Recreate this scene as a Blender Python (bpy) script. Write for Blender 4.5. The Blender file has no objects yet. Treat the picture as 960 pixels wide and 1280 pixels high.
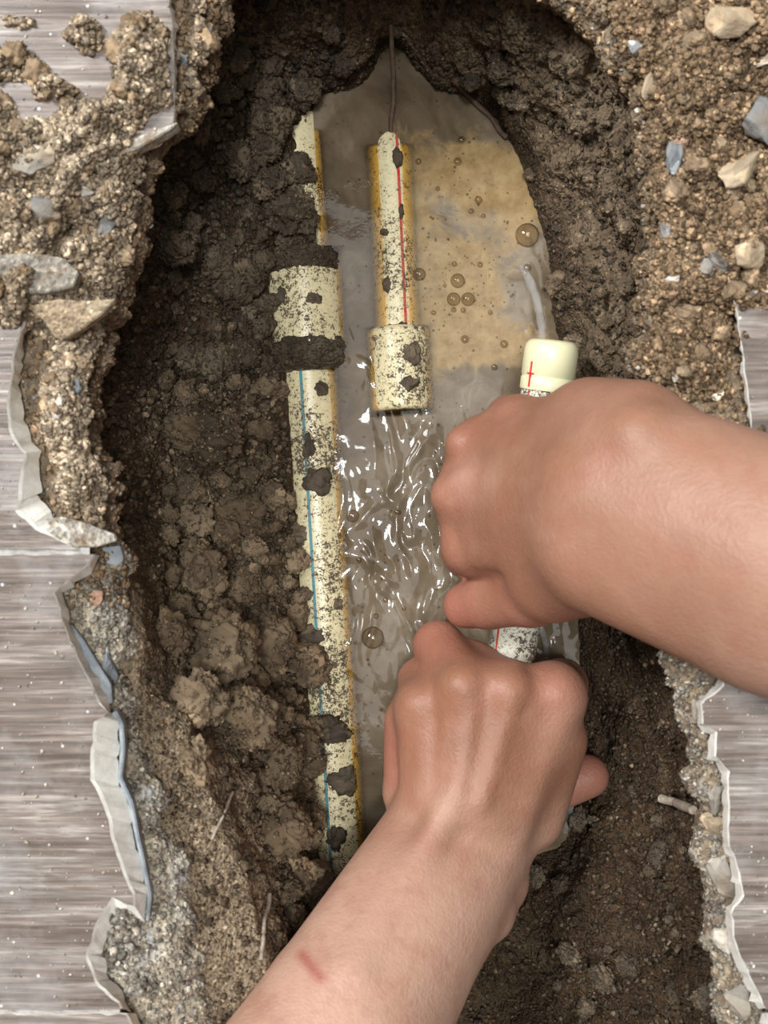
import bpy, bmesh, math, random
import numpy as np

# ------------------------------------------------------------------ camera, world, lights, exposure
S = bpy.context.scene
COL = S.collection
FPX, CAMZ = 1280.0, 320.0            # focal length in pixels of the 960x1280 frame; camera height over the floor in mm
cam_d = bpy.data.cameras.new('camera'); cam = bpy.data.objects.new('camera', cam_d); COL.objects.link(cam)
cam.location = (0, 0, CAMZ/1000)
cam_d.sensor_fit = 'VERTICAL'; cam_d.sensor_height = 36; cam_d.sensor_width = 27; cam_d.lens = 36
cam_d.clip_start = 0.005; cam_d.clip_end = 50
cam_d.dof.use_dof = True; cam_d.dof.focus_distance = 0.415; cam_d.dof.aperture_fstop = 15.0
S.camera = cam
W = bpy.data.worlds.new('world'); S.world = W; W.use_nodes = True
wn = W.node_tree.nodes; wl = W.node_tree.links
bg = wn['Background']
bg.inputs['Color'].default_value = (0.93, 0.96, 1.0, 1); bg.inputs['Strength'].default_value = 0.075
def area(name, loc, target, sx, sy, power, col):
    d = bpy.data.lights.new(name, 'AREA'); d.shape = 'RECTANGLE'; d.size = sx; d.size_y = sy
    d.energy = power; d.color = col
    o = bpy.data.objects.new(name, d); COL.objects.link(o); o.location = loc
    from mathutils import Vector
    v = Vector(target) - Vector(loc); o.rotation_euler = v.to_track_quat('-Z', 'Y').to_euler()
    return o
area('window_light', (-0.92, 0.62, 1.12), (0, 0, -0.06), 0.36, 0.52, 30, (0.98, 0.985, 1.0))
area('ceiling_panel', (0.12, 0.10, 2.2), (0.12, 0.10, 0), 1.0, 1.4, 25, (1.0, 0.985, 0.96))
area('glint_light', (-0.05, -0.03, 2.15), (-0.05, -0.03, 0), 0.15, 0.24, 17, (0.90, 0.96, 1.0))  # added overhead light, only there to put glints on the ripples
vs = S.view_settings
S.display_settings.display_device = 'sRGB'
vs.view_transform = 'Standard'; vs.look = 'None'; vs.gamma = 1; vs.use_curve_mapping = False
vs.exposure = 0.10

# ------------------------------------------------------------------ helpers
rng = np.random.default_rng(7); random.seed(7)
def P(px, py, z):
    """pixel of the photograph at height z (mm) -> mm"""
    d = CAMZ - np.asarray(z, float)
    return np.stack(np.broadcast_arrays((np.asarray(px, float)-480)/FPX*d, (640-np.asarray(py, float))/FPX*d, np.asarray(z, float)), -1)

_perm = rng.permutation(256); _grad = rng.normal(size=(256, 3)); _grad /= np.linalg.norm(_grad, axis=1)[:, None]
_jit = rng.random((256, 3))
def perlin(p):
    i = np.floor(p).astype(np.int64); f = p - i; u = f*f*f*(f*(f*6-15)+10)
    out = 0
    for a in (0, 1):
        wx = u[:, 0] if a else 1-u[:, 0]
        hx = _perm[(i[:, 0]+a) & 255]
        for b in (0, 1):
            wy = u[:, 1] if b else 1-u[:, 1]
            hy = _perm[(hx+i[:, 1]+b) & 255]
            for c in (0, 1):
                wz = u[:, 2] if c else 1-u[:, 2]
                g = _grad[_perm[(hy+i[:, 2]+c) & 255]]
                out = out + wx*wy*wz*(g[:, 0]*(f[:, 0]-a)+g[:, 1]*(f[:, 1]-b)+g[:, 2]*(f[:, 2]-c))
    return out*1.5
def fbm(p, size, octaves=4, gain=.5):
    q = p/size; a = 1; o = 0
    for k in range(octaves):
        o = o + a*perlin(q+17.3*k); q = q*2.03; a *= gain
    return o
def cell(p):
    """F1 distance of cellular noise"""
    i = np.floor(p).astype(np.int64); f = p - i; best = np.full(len(p), 9.0)
    for a in (-1, 0, 1):
        hx = _perm[(i[:, 0]+a) & 255]
        for b in (-1, 0, 1):
            hy = _perm[(hx+i[:, 1]+b) & 255]
            for c in (-1, 0, 1):
                j = _jit[_perm[(hy+i[:, 2]+c) & 255]]
                d = (a+j[:, 0]-f[:, 0])**2+(b+j[:, 1]-f[:, 1])**2+(c+j[:, 2]-f[:, 2])**2
                np.minimum(best, d, out=best)
    return np.sqrt(best)
def inside(poly, x, y):
    r = np.zeros(np.shape(x), bool); n = len(poly)
    for k in range(n):
        x0, y0 = poly[k]; x1, y1 = poly[(k+1) % n]
        if y0 == y1: continue
        c = ((y0 > y) != (y1 > y)) & (x < (x1-x0)*(y-y0)/(y1-y0)+x0)
        r ^= c
    return r
def smooth01(t): t = np.clip(t, 0, 1); return t*t*(3-2*t)

def mesh_data(name, v, f, mats=(), smooth=True, attrs=None, fmat=None):
    """v in mm; f is an int array (n,3) or (n,4)"""
    v = np.asarray(v, np.float32)*0.001; f = np.asarray(f, np.int32)
    me = bpy.data.meshes.new(name); n = len(f); k = f.shape[1]
    me.vertices.add(len(v)); me.vertices.foreach_set('co', v.ravel())
    me.loops.add(n*k); me.loops.foreach_set('vertex_index', f.ravel())
    me.polygons.add(n); me.polygons.foreach_set('loop_start', np.arange(0, n*k, k, dtype=np.int32))
    me.polygons.foreach_set('use_smooth', np.full(n, smooth, bool))
    for m in mats: me.materials.append(m)
    if fmat is not None: me.polygons.foreach_set('material_index', np.asarray(fmat, np.int32))
    for an, av in (attrs or {}).items():
        a = me.attributes.new(an, 'FLOAT', 'POINT'); a.data.foreach_set('value', np.asarray(av, np.float32))
    me.update(calc_edges=True); me.validate()
    return me
def obj(name, me, parent=None, loc=None):
    o = bpy.data.objects.new(name, me); COL.objects.link(o)
    if parent is not None: o.parent = parent
    if loc is not None: o.location = [c*0.001 for c in loc]
    return o
def tag(o, label, cat=None, group=None, kind=None):
    if label: o['label'] = label
    if cat: o['category'] = cat
    if group: o['group'] = group
    if kind: o['kind'] = kind
    return o
def empty(name, loc=(0, 0, 0)):
    o = bpy.data.objects.new(name, None); COL.objects.link(o); o.location = [c*0.001 for c in loc]; o.empty_display_size = 0.01
    return o
def grid_faces(nu, nv, wrap_u=False):
    i = np.arange(nu if wrap_u else nu-1)[:, None]; j = np.arange(nv-1)[None, :]
    i2 = (i+1) % nu
    return np.stack(np.broadcast_arrays(i*nv+j, i2*nv+j, i2*nv+j+1, i*nv+j+1), -1).reshape(-1, 4)
def ico(sub):
    bm = bmesh.new(); bmesh.ops.create_icosphere(bm, subdivisions=sub, radius=1)
    v = np.array([x.co[:] for x in bm.verts]); f = np.array([[q.index for q in t.verts] for t in bm.faces]); bm.free()
    return v, f
ICO1, ICO2, ICO3, ICO4, ICO5 = ico(1), ico(2), ico(3), ico(4), ico(5)

# ------------------------------------------------------------------ materials
def mat(name):
    m = bpy.data.materials.new(name); m.use_nodes = True
    nt = m.node_tree; return m, nt, nt.nodes['Principled BSDF'], nt.nodes['Material Output']
def N(nt, t, **kw):
    n = nt.nodes.new(t)
    for k, v in kw.items():
        if k.startswith('i_'): n.inputs[k[2:].replace('_', ' ')].default_value = v
        else: setattr(n, k, v)
    return n
def ramp(nt, src, stops):
    r = nt.nodes.new('ShaderNodeValToRGB'); e = r.color_ramp.elements
    while len(e) < len(stops): e.new(0.5)
    for k, (p, c) in enumerate(stops):
        e[k].position = p; e[k].color = (*c, 1) if len(c) == 3 else c
    nt.links.new(src, r.inputs[0]); return r.outputs[0]
def mixc(nt, fac, a, b, mode='MIX'):
    m = nt.nodes.new('ShaderNodeMix'); m.data_type = 'RGBA'; m.blend_type = mode
    for s, v in ((0, fac), (6, a), (7, b)):
        if isinstance(v, (int, float)): m.inputs[s].default_value = v
        elif isinstance(v, tuple): m.inputs[s].default_value = (*v, 1) if len(v) == 3 else v
        else: nt.links.new(v, m.inputs[s])
    return m.outputs[2]
def noise(nt, vec, scale, detail=4, rough=.6, dist=0):
    n = nt.nodes.new('ShaderNodeTexNoise'); n.inputs['Scale'].default_value = scale; n.inputs['Detail'].default_value = detail
    n.inputs['Roughness'].default_value = rough; n.inputs['Distortion'].default_value = dist
    nt.links.new(vec, n.inputs['Vector']); return n.outputs['Fac']
def voro(nt, vec, scale, out='Color', feature='F1'):
    n = nt.nodes.new('ShaderNodeTexVoronoi'); n.feature = feature; n.inputs['Scale'].default_value = scale
    nt.links.new(vec, n.inputs['Vector']); return n.outputs[out]
def math_(nt, op, a, b=0.0, clamp=False):
    n = nt.nodes.new('ShaderNodeMath'); n.operation = op; n.use_clamp = clamp
    for k, v in ((0, a), (1, b)):
        if isinstance(v, (int, float)): n.inputs[k].default_value = v
        else: nt.links.new(v, n.inputs[k])
    return n.outputs[0]
def bump(nt, h, strength, dist, bsdf):
    b = nt.nodes.new('ShaderNodeBump'); b.inputs['Strength'].default_value = strength; b.inputs['Distance'].default_value = dist
    nt.links.new(h, b.inputs['Height']); nt.links.new(b.outputs[0], bsdf.inputs['Normal'])
def attr(nt, name):
    a = nt.nodes.new('ShaderNodeAttribute'); a.attribute_name = name; return a.outputs['Fac']
def objco(nt): return nt.nodes.new('ShaderNodeTexCoord').outputs['Object']

def soil_mat(name, dark, mid, light, grain=1000, rough=.9, use_wet_shade=False, use_dry=None, spread=True, dust=0.0):
    m, nt, b, out = mat(name); L = nt.links; v = objco(nt)
    if spread:                                         # alike pieces share a mesh: shift the grain per object
        oi = nt.nodes.new('ShaderNodeObjectInfo'); va = nt.nodes.new('ShaderNodeVectorMath'); va.operation = 'ADD'
        L.new(v, va.inputs[0]); L.new(oi.outputs['Location'], va.inputs[1]); v = va.outputs[0]
    n1 = noise(nt, v, 60, 5, .65); n2 = noise(nt, v, 480, 3, .7)
    c = ramp(nt, math_(nt, 'ADD', math_(nt, 'MULTIPLY', n1, .6), math_(nt, 'MULTIPLY', n2, .4)), [(.32, dark), (.5, mid), (.68, light)])
    g = voro(nt, v, grain)
    sep = nt.nodes.new('ShaderNodeSeparateColor'); L.new(g, sep.inputs[0])
    gr = ramp(nt, sep.outputs[0], [(0, (.62, .62, .62)), (.7, (1.08, 1.06, 1.02)), (.93, (1.25, 1.2, 1.1)), (.97, (2.0, 1.95, 1.85))])
    c = mixc(nt, .8, c, gr, 'MULTIPLY')
    rn = nt.nodes.new('ShaderNodeMath'); rn.operation = 'ADD'; rn.inputs[1].default_value = 1.0; L.new(attr(nt, 'tone'), rn.inputs[0])
    vm = nt.nodes.new('ShaderNodeVectorMath'); vm.operation = 'SCALE'; L.new(c, vm.inputs[0]); L.new(rn.outputs[0], vm.inputs['Scale']); c = vm.outputs[0]
    if dust:                                           # earth stuck to the stone
        c = mixc(nt, ramp(nt, noise(nt, v, 170, 5, .7), [(.62-.3*dust, (0,)*3), (.70-.3*dust+.1, (.9,)*3)]), c, mixc(nt, .8, (.24, .17, .105), gr, 'MULTIPLY'))
    if use_dry:                                        # drier, paler, sandier ground where the attribute says so
        dk = attr(nt, 'dry'); c = mixc(nt, dk, c, mixc(nt, .8, ramp(nt, n1, [(.35, use_dry[0]), (.65, use_dry[1])]), gr, 'MULTIPLY'))
    if use_wet_shade:
        w = attr(nt, 'wet_shade'); c = mixc(nt, w, c, (.38, .335, .29), 'MULTIPLY')
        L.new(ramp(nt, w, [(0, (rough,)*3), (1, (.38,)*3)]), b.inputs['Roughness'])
    else: b.inputs['Roughness'].default_value = rough
    b.inputs['Specular IOR Level'].default_value = .25
    L.new(c, b.inputs['Base Color'])
    h = math_(nt, 'ADD', voro(nt, v, grain*.8, 'Distance'), noise(nt, v, 900, 4, .7))
    bump(nt, h, .8, .0014, b)
    return m
M = {}
M['ground'] = soil_mat('trench_soil', (.048, .031, .017), (.120, .080, .047), (.21, .148, .090), use_wet_shade=True, use_dry=((.21, .155, .10), (.36, .285, .20)), spread=False)
M['clod'] = soil_mat('clod_soil', (.053, .037, .022), (.128, .092, .058), (.22, .166, .108))
M['dry'] = soil_mat('dry_soil', (.12, .078, .043), (.255, .172, .102), (.42, .305, .19), spread=False)
M['drytan'] = soil_mat('dry_tan_soil', (.19, .138, .088), (.38, .295, .205), (.62, .51, .38), spread=False)
M['dryclod'] = soil_mat('dry_clod_soil', (.13, .088, .05), (.275, .195, .122), (.44, .33, .215))
M['clodlit'] = soil_mat('lit_clod_soil', (.068, .046, .027), (.155, .110, .068), (.265, .198, .128))  # paler copy of the clod soil, lower bank's light put into the colour
M['damp_shade'] = soil_mat('damp_shaded_soil', (.034, .025, .016), (.078, .057, .037), (.15, .116, .08), rough=.7)  # soaked earth, and the upper-left shade put into the soil colour
M['mud'] = soil_mat('wet_mud', (.042, .031, .020), (.088, .065, .042), (.155, .12, .082), rough=.6)
M['concrete'] = soil_mat('concrete', (.18, .165, .14), (.31, .28, .235), (.48, .44, .38), grain=700, dust=.35)
M['grey'] = soil_mat('grey_stone', (.16, .16, .155), (.26, .26, .255), (.40, .40, .39), grain=900, dust=.45)
M['blue'] = soil_mat('bluish_stone', (.13, .14, .152), (.21, .225, .24), (.32, .335, .35), grain=900, rough=.6, dust=.45)
M['tan'] = soil_mat('tan_stone', (.26, .19, .12), (.44, .34, .23), (.60, .49, .35), grain=900, dust=.45)
M['pale'] = soil_mat('pale_chip', (.46, .41, .34), (.62, .57, .49), (.75, .71, .64), grain=600, rough=.7, dust=.45)
M['pink'] = soil_mat('reddish_stone', (.26, .15, .10), (.42, .27, .19), (.55, .38, .28), grain=800, dust=.45)

def screed_mat():
    m, nt, b, out = mat('screed'); L = nt.links; v = objco(nt)
    n1 = noise(nt, v, 55, 5, .65); g = voro(nt, v, 620); sep = nt.nodes.new('ShaderNodeSeparateColor'); L.new(g, sep.inputs[0])
    c = ramp(nt, n1, [(.3, (.20, .16, .11)), (.5, (.36, .31, .235)), (.7, (.50, .46, .38))])
    gr = ramp(nt, sep.outputs[0], [(0, (.45, .42, .4)), (.3, (.85, .83, .8)), (.75, (1.15, 1.12, 1.06)), (1, (1.7, 1.68, 1.6))])
    c = mixc(nt, .85, c, gr, 'MULTIPLY')
    c = mixc(nt, ramp(nt, noise(nt, v, 40, 3, .5), [(.55, (0,)*3), (.68, (.65,)*3)]), c, (.36, .40, .44))   # bluish cement patches
    dk = math_(nt, 'ADD', attr(nt, 'dirt'), math_(nt, 'MULTIPLY', math_(nt, 'SUBTRACT', noise(nt, v, 130, 4, .65), .5), 2.2))
    c = mixc(nt, ramp(nt, dk, [(.25, (0,)*3), (.6, (.95,)*3)]), c, mixc(nt, .8, (.21, .155, .10), gr, 'MULTIPLY'))
    L.new(c, b.inputs['Base Color']); b.inputs['Roughness'].default_value = .85
    bump(nt, math_(nt, 'ADD', voro(nt, v, 620, 'Distance'), noise(nt, v, 500, 4, .7)), .8, .0012, b)
    return m
M['screed'] = screed_mat()
def tile_mat():
    m, nt, b, out = mat('wood_look_tile'); L = nt.links; v = objco(nt)
    mp = nt.nodes.new('ShaderNodeMapping'); mp.inputs['Scale'].default_value = (14, 150, 10); mp.inputs['Rotation'].default_value = (0, 0, -.06); L.new(v, mp.inputs[0])
    n1 = noise(nt, mp.outputs[0], 1.0, 5, .62, .5)
    mp2 = nt.nodes.new('ShaderNodeMapping'); mp2.inputs['Scale'].default_value = (30, 700, 10); mp2.inputs['Rotation'].default_value = (0, 0, -.05); L.new(v, mp2.inputs[0])
    n2 = noise(nt, mp2.outputs[0], 1.0, 4, .6, .3)
    c = ramp(nt, n1, [(.34, (.125, .094, .074)), (.47, (.18, .142, .117)), (.56, (.215, .176, .15)), (.60, (.31, .27, .235)), (.65, (.215, .176, .15))])
    c = mixc(nt, .8, c, ramp(nt, n2, [(.38, (.55, .54, .53)), (.55, (1.05, 1.05, 1.05)), (.66, (1.7, 1.68, 1.66))]), 'MULTIPLY')
    du = ramp(nt, noise(nt, v, 22, 5, .7), [(.5, (0,)*3), (.8, (.45,)*3)])          # cement dust smeared over the glaze
    c = mixc(nt, du, c, (.47, .455, .44))
    sp = nt.nodes.new('ShaderNodeSeparateColor'); L.new(voro(nt, v, 260), sp.inputs[0])
    fl = math_(nt, 'MULTIPLY', math_(nt, 'GREATER_THAN', sp.outputs[0], .86), math_(nt, 'LESS_THAN', voro(nt, v, 260, 'Distance'), .14))
    c = mixc(nt, math_(nt, 'MULTIPLY', fl, .7), c, (.72, .71, .70))
    L.new(c, b.inputs['Base Color'])
    L.new(ramp(nt, du, [(0, (.28,)*3), (.5, (.6,)*3)]), b.inputs['Roughness'])
    bump(nt, math_(nt, 'ADD', n1, n2), .35, .0006, b)
    return m
M['tile'] = tile_mat()
def plain(name, col, rough=.6, col2=None, scale=120, bmp=.3):
    m, nt, b, out = mat(name); v = objco(nt)
    n = noise(nt, v, scale, 5, .65)
    nt.links.new(ramp(nt, n, [(.35, col), (.65, col2 or tuple(x*1.15 for x in col))]), b.inputs['Base Color']); b.inputs['Roughness'].default_value = rough
    bump(nt, noise(nt, v, scale*6, 4, .7), bmp, .0006, b)
    return m
M['body'] = plain('tile_body', (.74, .70, .61), .75, (.93, .91, .84), 190)
M['glue'] = plain('tile_adhesive', (.19, .215, .235), .7, (.37, .395, .41), 160)
M['twig'] = plain('twig', (.20, .155, .11), .8, (.44, .37, .29), 300)
M['root'] = plain('root', (.055, .032, .018), .7, (.12, .07, .04), 300)

def pipe_mat(name, stripe_col=None, u0=0, uw=.02, mud=.5, base=(.82, .725, .45)):
    """cream plastic; attributes u (turn around the pipe, degrees from the top) and l (mm along it)"""
    m, nt, b, out = mat(name); L = nt.links; v = objco(nt)
    c = ramp(nt, noise(nt, v, 40, 3, .5), [(.3, tuple(x*.93 for x in base)), (.7, base)])
    if stripe_col:
        d = math_(nt, 'ABSOLUTE', math_(nt, 'SUBTRACT', attr(nt, 'u'), u0))
        s = math_(nt, 'LESS_THAN', d, uw)
        c = mixc(nt, s, c, stripe_col)
    if mud > 0:
        big = noise(nt, v, 45, 4, .6); f1 = noise(nt, v, 480, 4, .75); f2 = noise(nt, v, 1300, 3, .7)
        k = math_(nt, 'ADD', math_(nt, 'MULTIPLY', big, .30), math_(nt, 'ADD', math_(nt, 'MULTIPLY', f1, .40), math_(nt, 'MULTIPLY', f2, .35)))
        spk = ramp(nt, k, [((1.22-.30*mud)/2, (0,)*3), ((1.25-.30*mud)/2, (1,)*3)])
        spk = math_(nt, 'MULTIPLY', spk, 1.0)
        stain = ramp(nt, k, [((1.0-.30*mud)/2, (0,)*3), ((1.25-.30*mud)/2, (.45,)*3)])
        c = mixc(nt, stain, c, (.50, .39, .20)); c = mixc(nt, spk, c, ramp(nt, f2, [(.4, (.055, .040, .024)), (.7, (.14, .105, .07))]))
        rr = ramp(nt, spk, [(0, (.32,)*3), (1, (.75,)*3)]); L.new(rr, b.inputs['Roughness'])
        bump(nt, spk, .5, .0008, b)
    else: b.inputs['Roughness'].default_value = .3
    L.new(c, b.inputs['Base Color'])
    b.inputs['Subsurface Weight'].default_value = .08; b.inputs['Subsurface Radius'].default_value = (.003, .002, .001)
    return m
M['pipe_blue'] = pipe_mat('pipe_with_blue_line', (.005, .27, .38), 12.5, 3.0, .36)
M['fit_left'] = pipe_mat('coupling_plastic', None, mud=.42)
M['pipe_red'] = pipe_mat('pipe_with_red_line', (.62, .01, .03), -19, 3.6, .30)
M['fit_mid'] = pipe_mat('fitting_plastic', None, mud=.46)
M['pipe_held'] = pipe_mat('held_pipe_plastic', (.62, .02, .03), 50, 3.2, .42, (.78, .77, .66))
M['cap'] = pipe_mat('cap_plastic', None, mud=0.0, base=(.76, .715, .45))

def skin_mat():
    m, nt, b, out = mat('skin'); L = nt.links; v = objco(nt)
    n = noise(nt, v, 45, 4, .6); n2 = noise(nt, v, 300, 3, .6)
    c = ramp(nt, n, [(.3, (.235, .104, .057)), (.5, (.275, .128, .074)), (.7, (.32, .162, .102))])
    c = mixc(nt, attr(nt, 'pale'), c, (.60, .375, .275))
    c = mixc(nt, attr(nt, 'red'), c, (.36, .118, .088))
    c = mixc(nt, ramp(nt, noise(nt, v, 85, 4, .6), [(.48, (0,)*3), (.72, (.38,)*3)]), c, (.31, .11, .075))
    c = mixc(nt, math_(nt, 'MULTIPLY', ramp(nt, n2, [(.4, (0,)*3), (.8, (1,)*3)]), .2), c, (.30, .14, .09))
    L.new(c, b.inputs['Base Color']); b.inputs['Roughness'].default_value = .5; b.inputs['Specular IOR Level'].default_value = .4
    b.inputs['Subsurface Weight'].default_value = .12; b.inputs['Subsurface Radius'].default_value = (.004, .0015, .0008); b.inputs['Subsurface Scale'].default_value = 1
    mp = nt.nodes.new('ShaderNodeMapping'); mp.inputs['Scale'].default_value = (1, 1, 1); L.new(v, mp.inputs[0])
    h = math_(nt, 'ADD', voro(nt, v, 900, 'Distance'), math_(nt, 'MULTIPLY', noise(nt, v, 160, 5, .65), 2.0))
    h = math_(nt, 'ADD', h, math_(nt, 'MULTIPLY', voro(nt, v, 330, 'Distance', 'DISTANCE_TO_EDGE'), 1.2))
    bump(nt, h, .15, .0008, b)
    return m
M['skin'] = skin_mat()

def water_mat():
    m, nt, b, out = mat('muddy_water'); L = nt.links; nt.nodes.remove(b); v = objco(nt)
    n = noise(nt, v, 26, 5, .6, .8); n2 = noise(nt, v, 90, 5, .65, 1.0)
    c = ramp(nt, n, [(.35, (.085, .060, .036)), (.52, (.15, .112, .072)), (.66, (.23, .185, .13))])
    sheen_paint = attr(nt, 'sheen_paint'); c = mixc(nt, sheen_paint, c, ramp(nt, n2, [(.35, (.135, .102, .066)), (.65, (.245, .198, .142))]))
    fo = attr(nt, 'foam'); fk = math_(nt, 'ADD', fo, math_(nt, 'MULTIPLY', math_(nt, 'SUBTRACT', n2, .5), 1.1))
    fm = ramp(nt, fk, [(.30, (0,)*3), (.62, (1,)*3)])
    c = mixc(nt, math_(nt, 'MULTIPLY', fm, .9), c, ramp(nt, noise(nt, v, 150, 5, .7), [(.35, (.235, .150, .062)), (.65, (.36, .25, .115))]))
    # a few dark specks of dirt floating on the foam
    sp = math_(nt, 'MULTIPLY', math_(nt, 'LESS_THAN', voro(nt, v, 330, 'Distance'), .20), math_(nt, 'GREATER_THAN', noise(nt, v, 80, 3, .6), .54))
    c = mixc(nt, math_(nt, 'MULTIPLY', sp, .8), c, (.06, .042, .024))
    mud = nt.nodes.new('ShaderNodeBsdfDiffuse'); L.new(c, mud.inputs[0])
    tr = nt.nodes.new('ShaderNodeBsdfTransparent'); tr.inputs[0].default_value = (.94, .75, .40, 1)
    mx = nt.nodes.new('ShaderNodeMixShader'); L.new(attr(nt, 'murk'), mx.inputs[0]); L.new(tr.outputs[0], mx.inputs[1]); L.new(mud.outputs[0], mx.inputs[2])
    gl = nt.nodes.new('ShaderNodeBsdfGlossy'); L.new(ramp(nt, fm, [(0, (.035,)*3), (1, (.16,)*3)]), gl.inputs['Roughness'])
    bp = nt.nodes.new('ShaderNodeBump'); bp.inputs['Strength'].default_value = .12; bp.inputs['Distance'].default_value = .0004
    L.new(noise(nt, v, 260, 3, .6), bp.inputs['Height']); L.new(bp.outputs[0], gl.inputs['Normal'])
    fr = nt.nodes.new('ShaderNodeFresnel'); fr.inputs[0].default_value = 1.28; L.new(bp.outputs[0], fr.inputs['Normal'])
    m2 = nt.nodes.new('ShaderNodeMixShader'); L.new(fr.outputs[0], m2.inputs[0]); L.new(mx.outputs[0], m2.inputs[1]); L.new(gl.outputs[0], m2.inputs[2])
    L.new(m2.outputs[0], out.inputs[0]); return m
M['water'] = water_mat()
def film_mat(name, tint, spec, froth=0.0, rim_tint=None):
    m, nt, b, out = mat(name); L = nt.links; nt.nodes.remove(b)
    tr = nt.nodes.new('ShaderNodeBsdfTransparent'); tr.inputs[0].default_value = (*tint, 1)
    if rim_tint:
        lw = nt.nodes.new('ShaderNodeLayerWeight'); L.new(ramp(nt, lw.outputs['Facing'], [(.35, tint), (.85, rim_tint)]), tr.inputs[0])
    gl = nt.nodes.new('ShaderNodeBsdfGlossy'); gl.inputs['Roughness'].default_value = .03
    fr0 = nt.nodes.new('ShaderNodeFresnel'); fr0.inputs[0].default_value = spec
    ge = nt.nodes.new('ShaderNodeNewGeometry'); fr = nt.nodes.new('ShaderNodeMath'); fr.operation = 'MULTIPLY'
    L.new(fr0.outputs[0], fr.inputs[0]); L.new(math_(nt, 'SUBTRACT', 1.0, ge.outputs['Backfacing']), fr.inputs[1])
    body = tr.outputs[0]
    if froth:                                          # a little air whipped into the water
        df = nt.nodes.new('ShaderNodeBsdfDiffuse'); df.inputs[0].default_value = (.75, .76, .76, 1)
        mf = nt.nodes.new('ShaderNodeMixShader'); mf.inputs[0].default_value = froth; L.new(tr.outputs[0], mf.inputs[1]); L.new(df.outputs[0], mf.inputs[2]); body = mf.outputs[0]
    mx = nt.nodes.new('ShaderNodeMixShader'); L.new(fr.outputs[0], mx.inputs[0]); L.new(body, mx.inputs[1]); L.new(gl.outputs[0], mx.inputs[2])
    L.new(mx.outputs[0], out.inputs[0]); return m
M['bubble'] = film_mat('bubble_film', (.78, .73, .66), 1.7, rim_tint=(.22, .18, .14))
M['jet'] = film_mat('clear_water', (.98, .98, .97), 1.45, .13)

# ------------------------------------------------------------------ the trench
ZW = -112.3                                       # water level, mm
# stations around the trench: rim px,py | foot of the wall px,py,z | bank px,py,z | shore px,py | lumps on wall, lumps on bank | dry
ST = [
 (300,-30, 330,60,-85, 365,95,-100, 410,120, 3,5,0), (400,-60, 420,70,-90, 440,90,-103, 450,112, 3,4,0),
 (490,-70, 490,40,-95, 492,50,-107, 492,62, 3,3,0), (580,-60, 570,70,-90, 555,90,-103, 545,108, 3,3,0),
 (660,-38, 640,70,-75, 615,110,-97, 600,132, 5,4,.1), (738,18, 700,120,-65, 660,160,-95, 638,180, 5,3,.3),
 (778,82, 745,180,-65, 700,215,-90, 662,240, 6,4,.35), (805,170, 770,240,-65, 720,270,-90, 680,300, 7,4,.35),
 (812,250, 780,320,-65, 730,345,-90, 688,370, 7,4,.3), (812,340, 780,410,-65, 735,430,-92, 700,450, 6,4,.3),
 (803,430, 770,490,-70, 735,510,-95, 712,530, 5,4,.3), (800,530, 765,570,-75, 740,600,-97, 718,620, 3,3,.1),
 (805,660, 775,680,-80, 750,700,-100, 722,720, 2,2,0), (820,770, 790,780,-85, 755,800,-102, 722,820, 2,2,0),
 (850,840, 810,860,-80, 765,890,-100, 728,920, 5,4,0), (868,930, 820,930,-70, 780,960,-92, 728,1000, 6,5,0),
 (880,1040, 830,1040,-65, 770,1060,-88, 705,1045, 7,6,0), (893,1180, 840,1160,-65, 740,1130,-85, 670,1065, 7,6,0),
 (900,1330, 840,1300,-65, 700,1200,-88, 620,1075, 7,6,0), (800,1560, 760,1480,-70, 640,1250,-88, 560,1080, 5,6,0),
 (560,1620, 560,1540,-70, 520,1250,-90, 500,1085, 3,4,0), (330,1480, 360,1400,-60, 440,1245,-92, 448,1125, 2,4,.1),
 (262,1290, 352,1275,-27, 392,1185,-75, 410,1110, 1,4,.8), (235,1150, 318,1140,-27, 356,1085,-72, 393,1010, .8,5,.95),
 (192,1000, 270,1010,-26, 328,975,-70, 388,910, .8,5,1), (166,900, 234,910,-27, 305,880,-72, 381,810, 1,6,.85),
 (152,790, 208,800,-50, 288,780,-82, 375,710, 1,6,.35), (148,690, 215,690,-85, 290,690,-97, 370,625, 2,6,.1),
 (136,600, 215,600,-97, 290,600,-102, 365,545, 2.5,6,.1), (112,520, 215,510,-97, 285,520,-102, 360,465, 3,6,.1),
 (130,420, 215,420,-100, 285,440,-104, 350,395, 3,6,0), (163,330, 230,340,-100, 300,350,-102, 352,330, 3,6,0),
 (175,240, 245,280,-100, 310,290,-99, 374,265, 3,6,0), (198,180, 260,220,-100, 330,220,-101, 380,205, 3,6,0),
 (250,130, 285,160,-97, 350,160,-100, 388,155, 3,6,0), (266,50, 305,110,-94, 355,120,-102, 398,135, 3,5,0)]
ST = np.array(ST, float); K = len(ST)
rim = P(ST[:, 0], ST[:, 1], -14.0)
foot = P(ST[:, 2], ST[:, 3], ST[:, 4]); bank = P(ST[:, 5], ST[:, 6], ST[:, 7]); shore = P(ST[:, 8], ST[:, 9], ZW-1.0)
ctr = P(np.clip(ST[:, 8], 470, 610)*.6+.4*545, np.clip(ST[:, 9], 230, 960), -127)
out_dir = rim[:, :2] - P(np.full(K, 490.), np.clip(ST[:, 1], 300, 1300), -14)[:, :2]
out_dir /= np.linalg.norm(out_dir, axis=1)[:, None]
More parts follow.
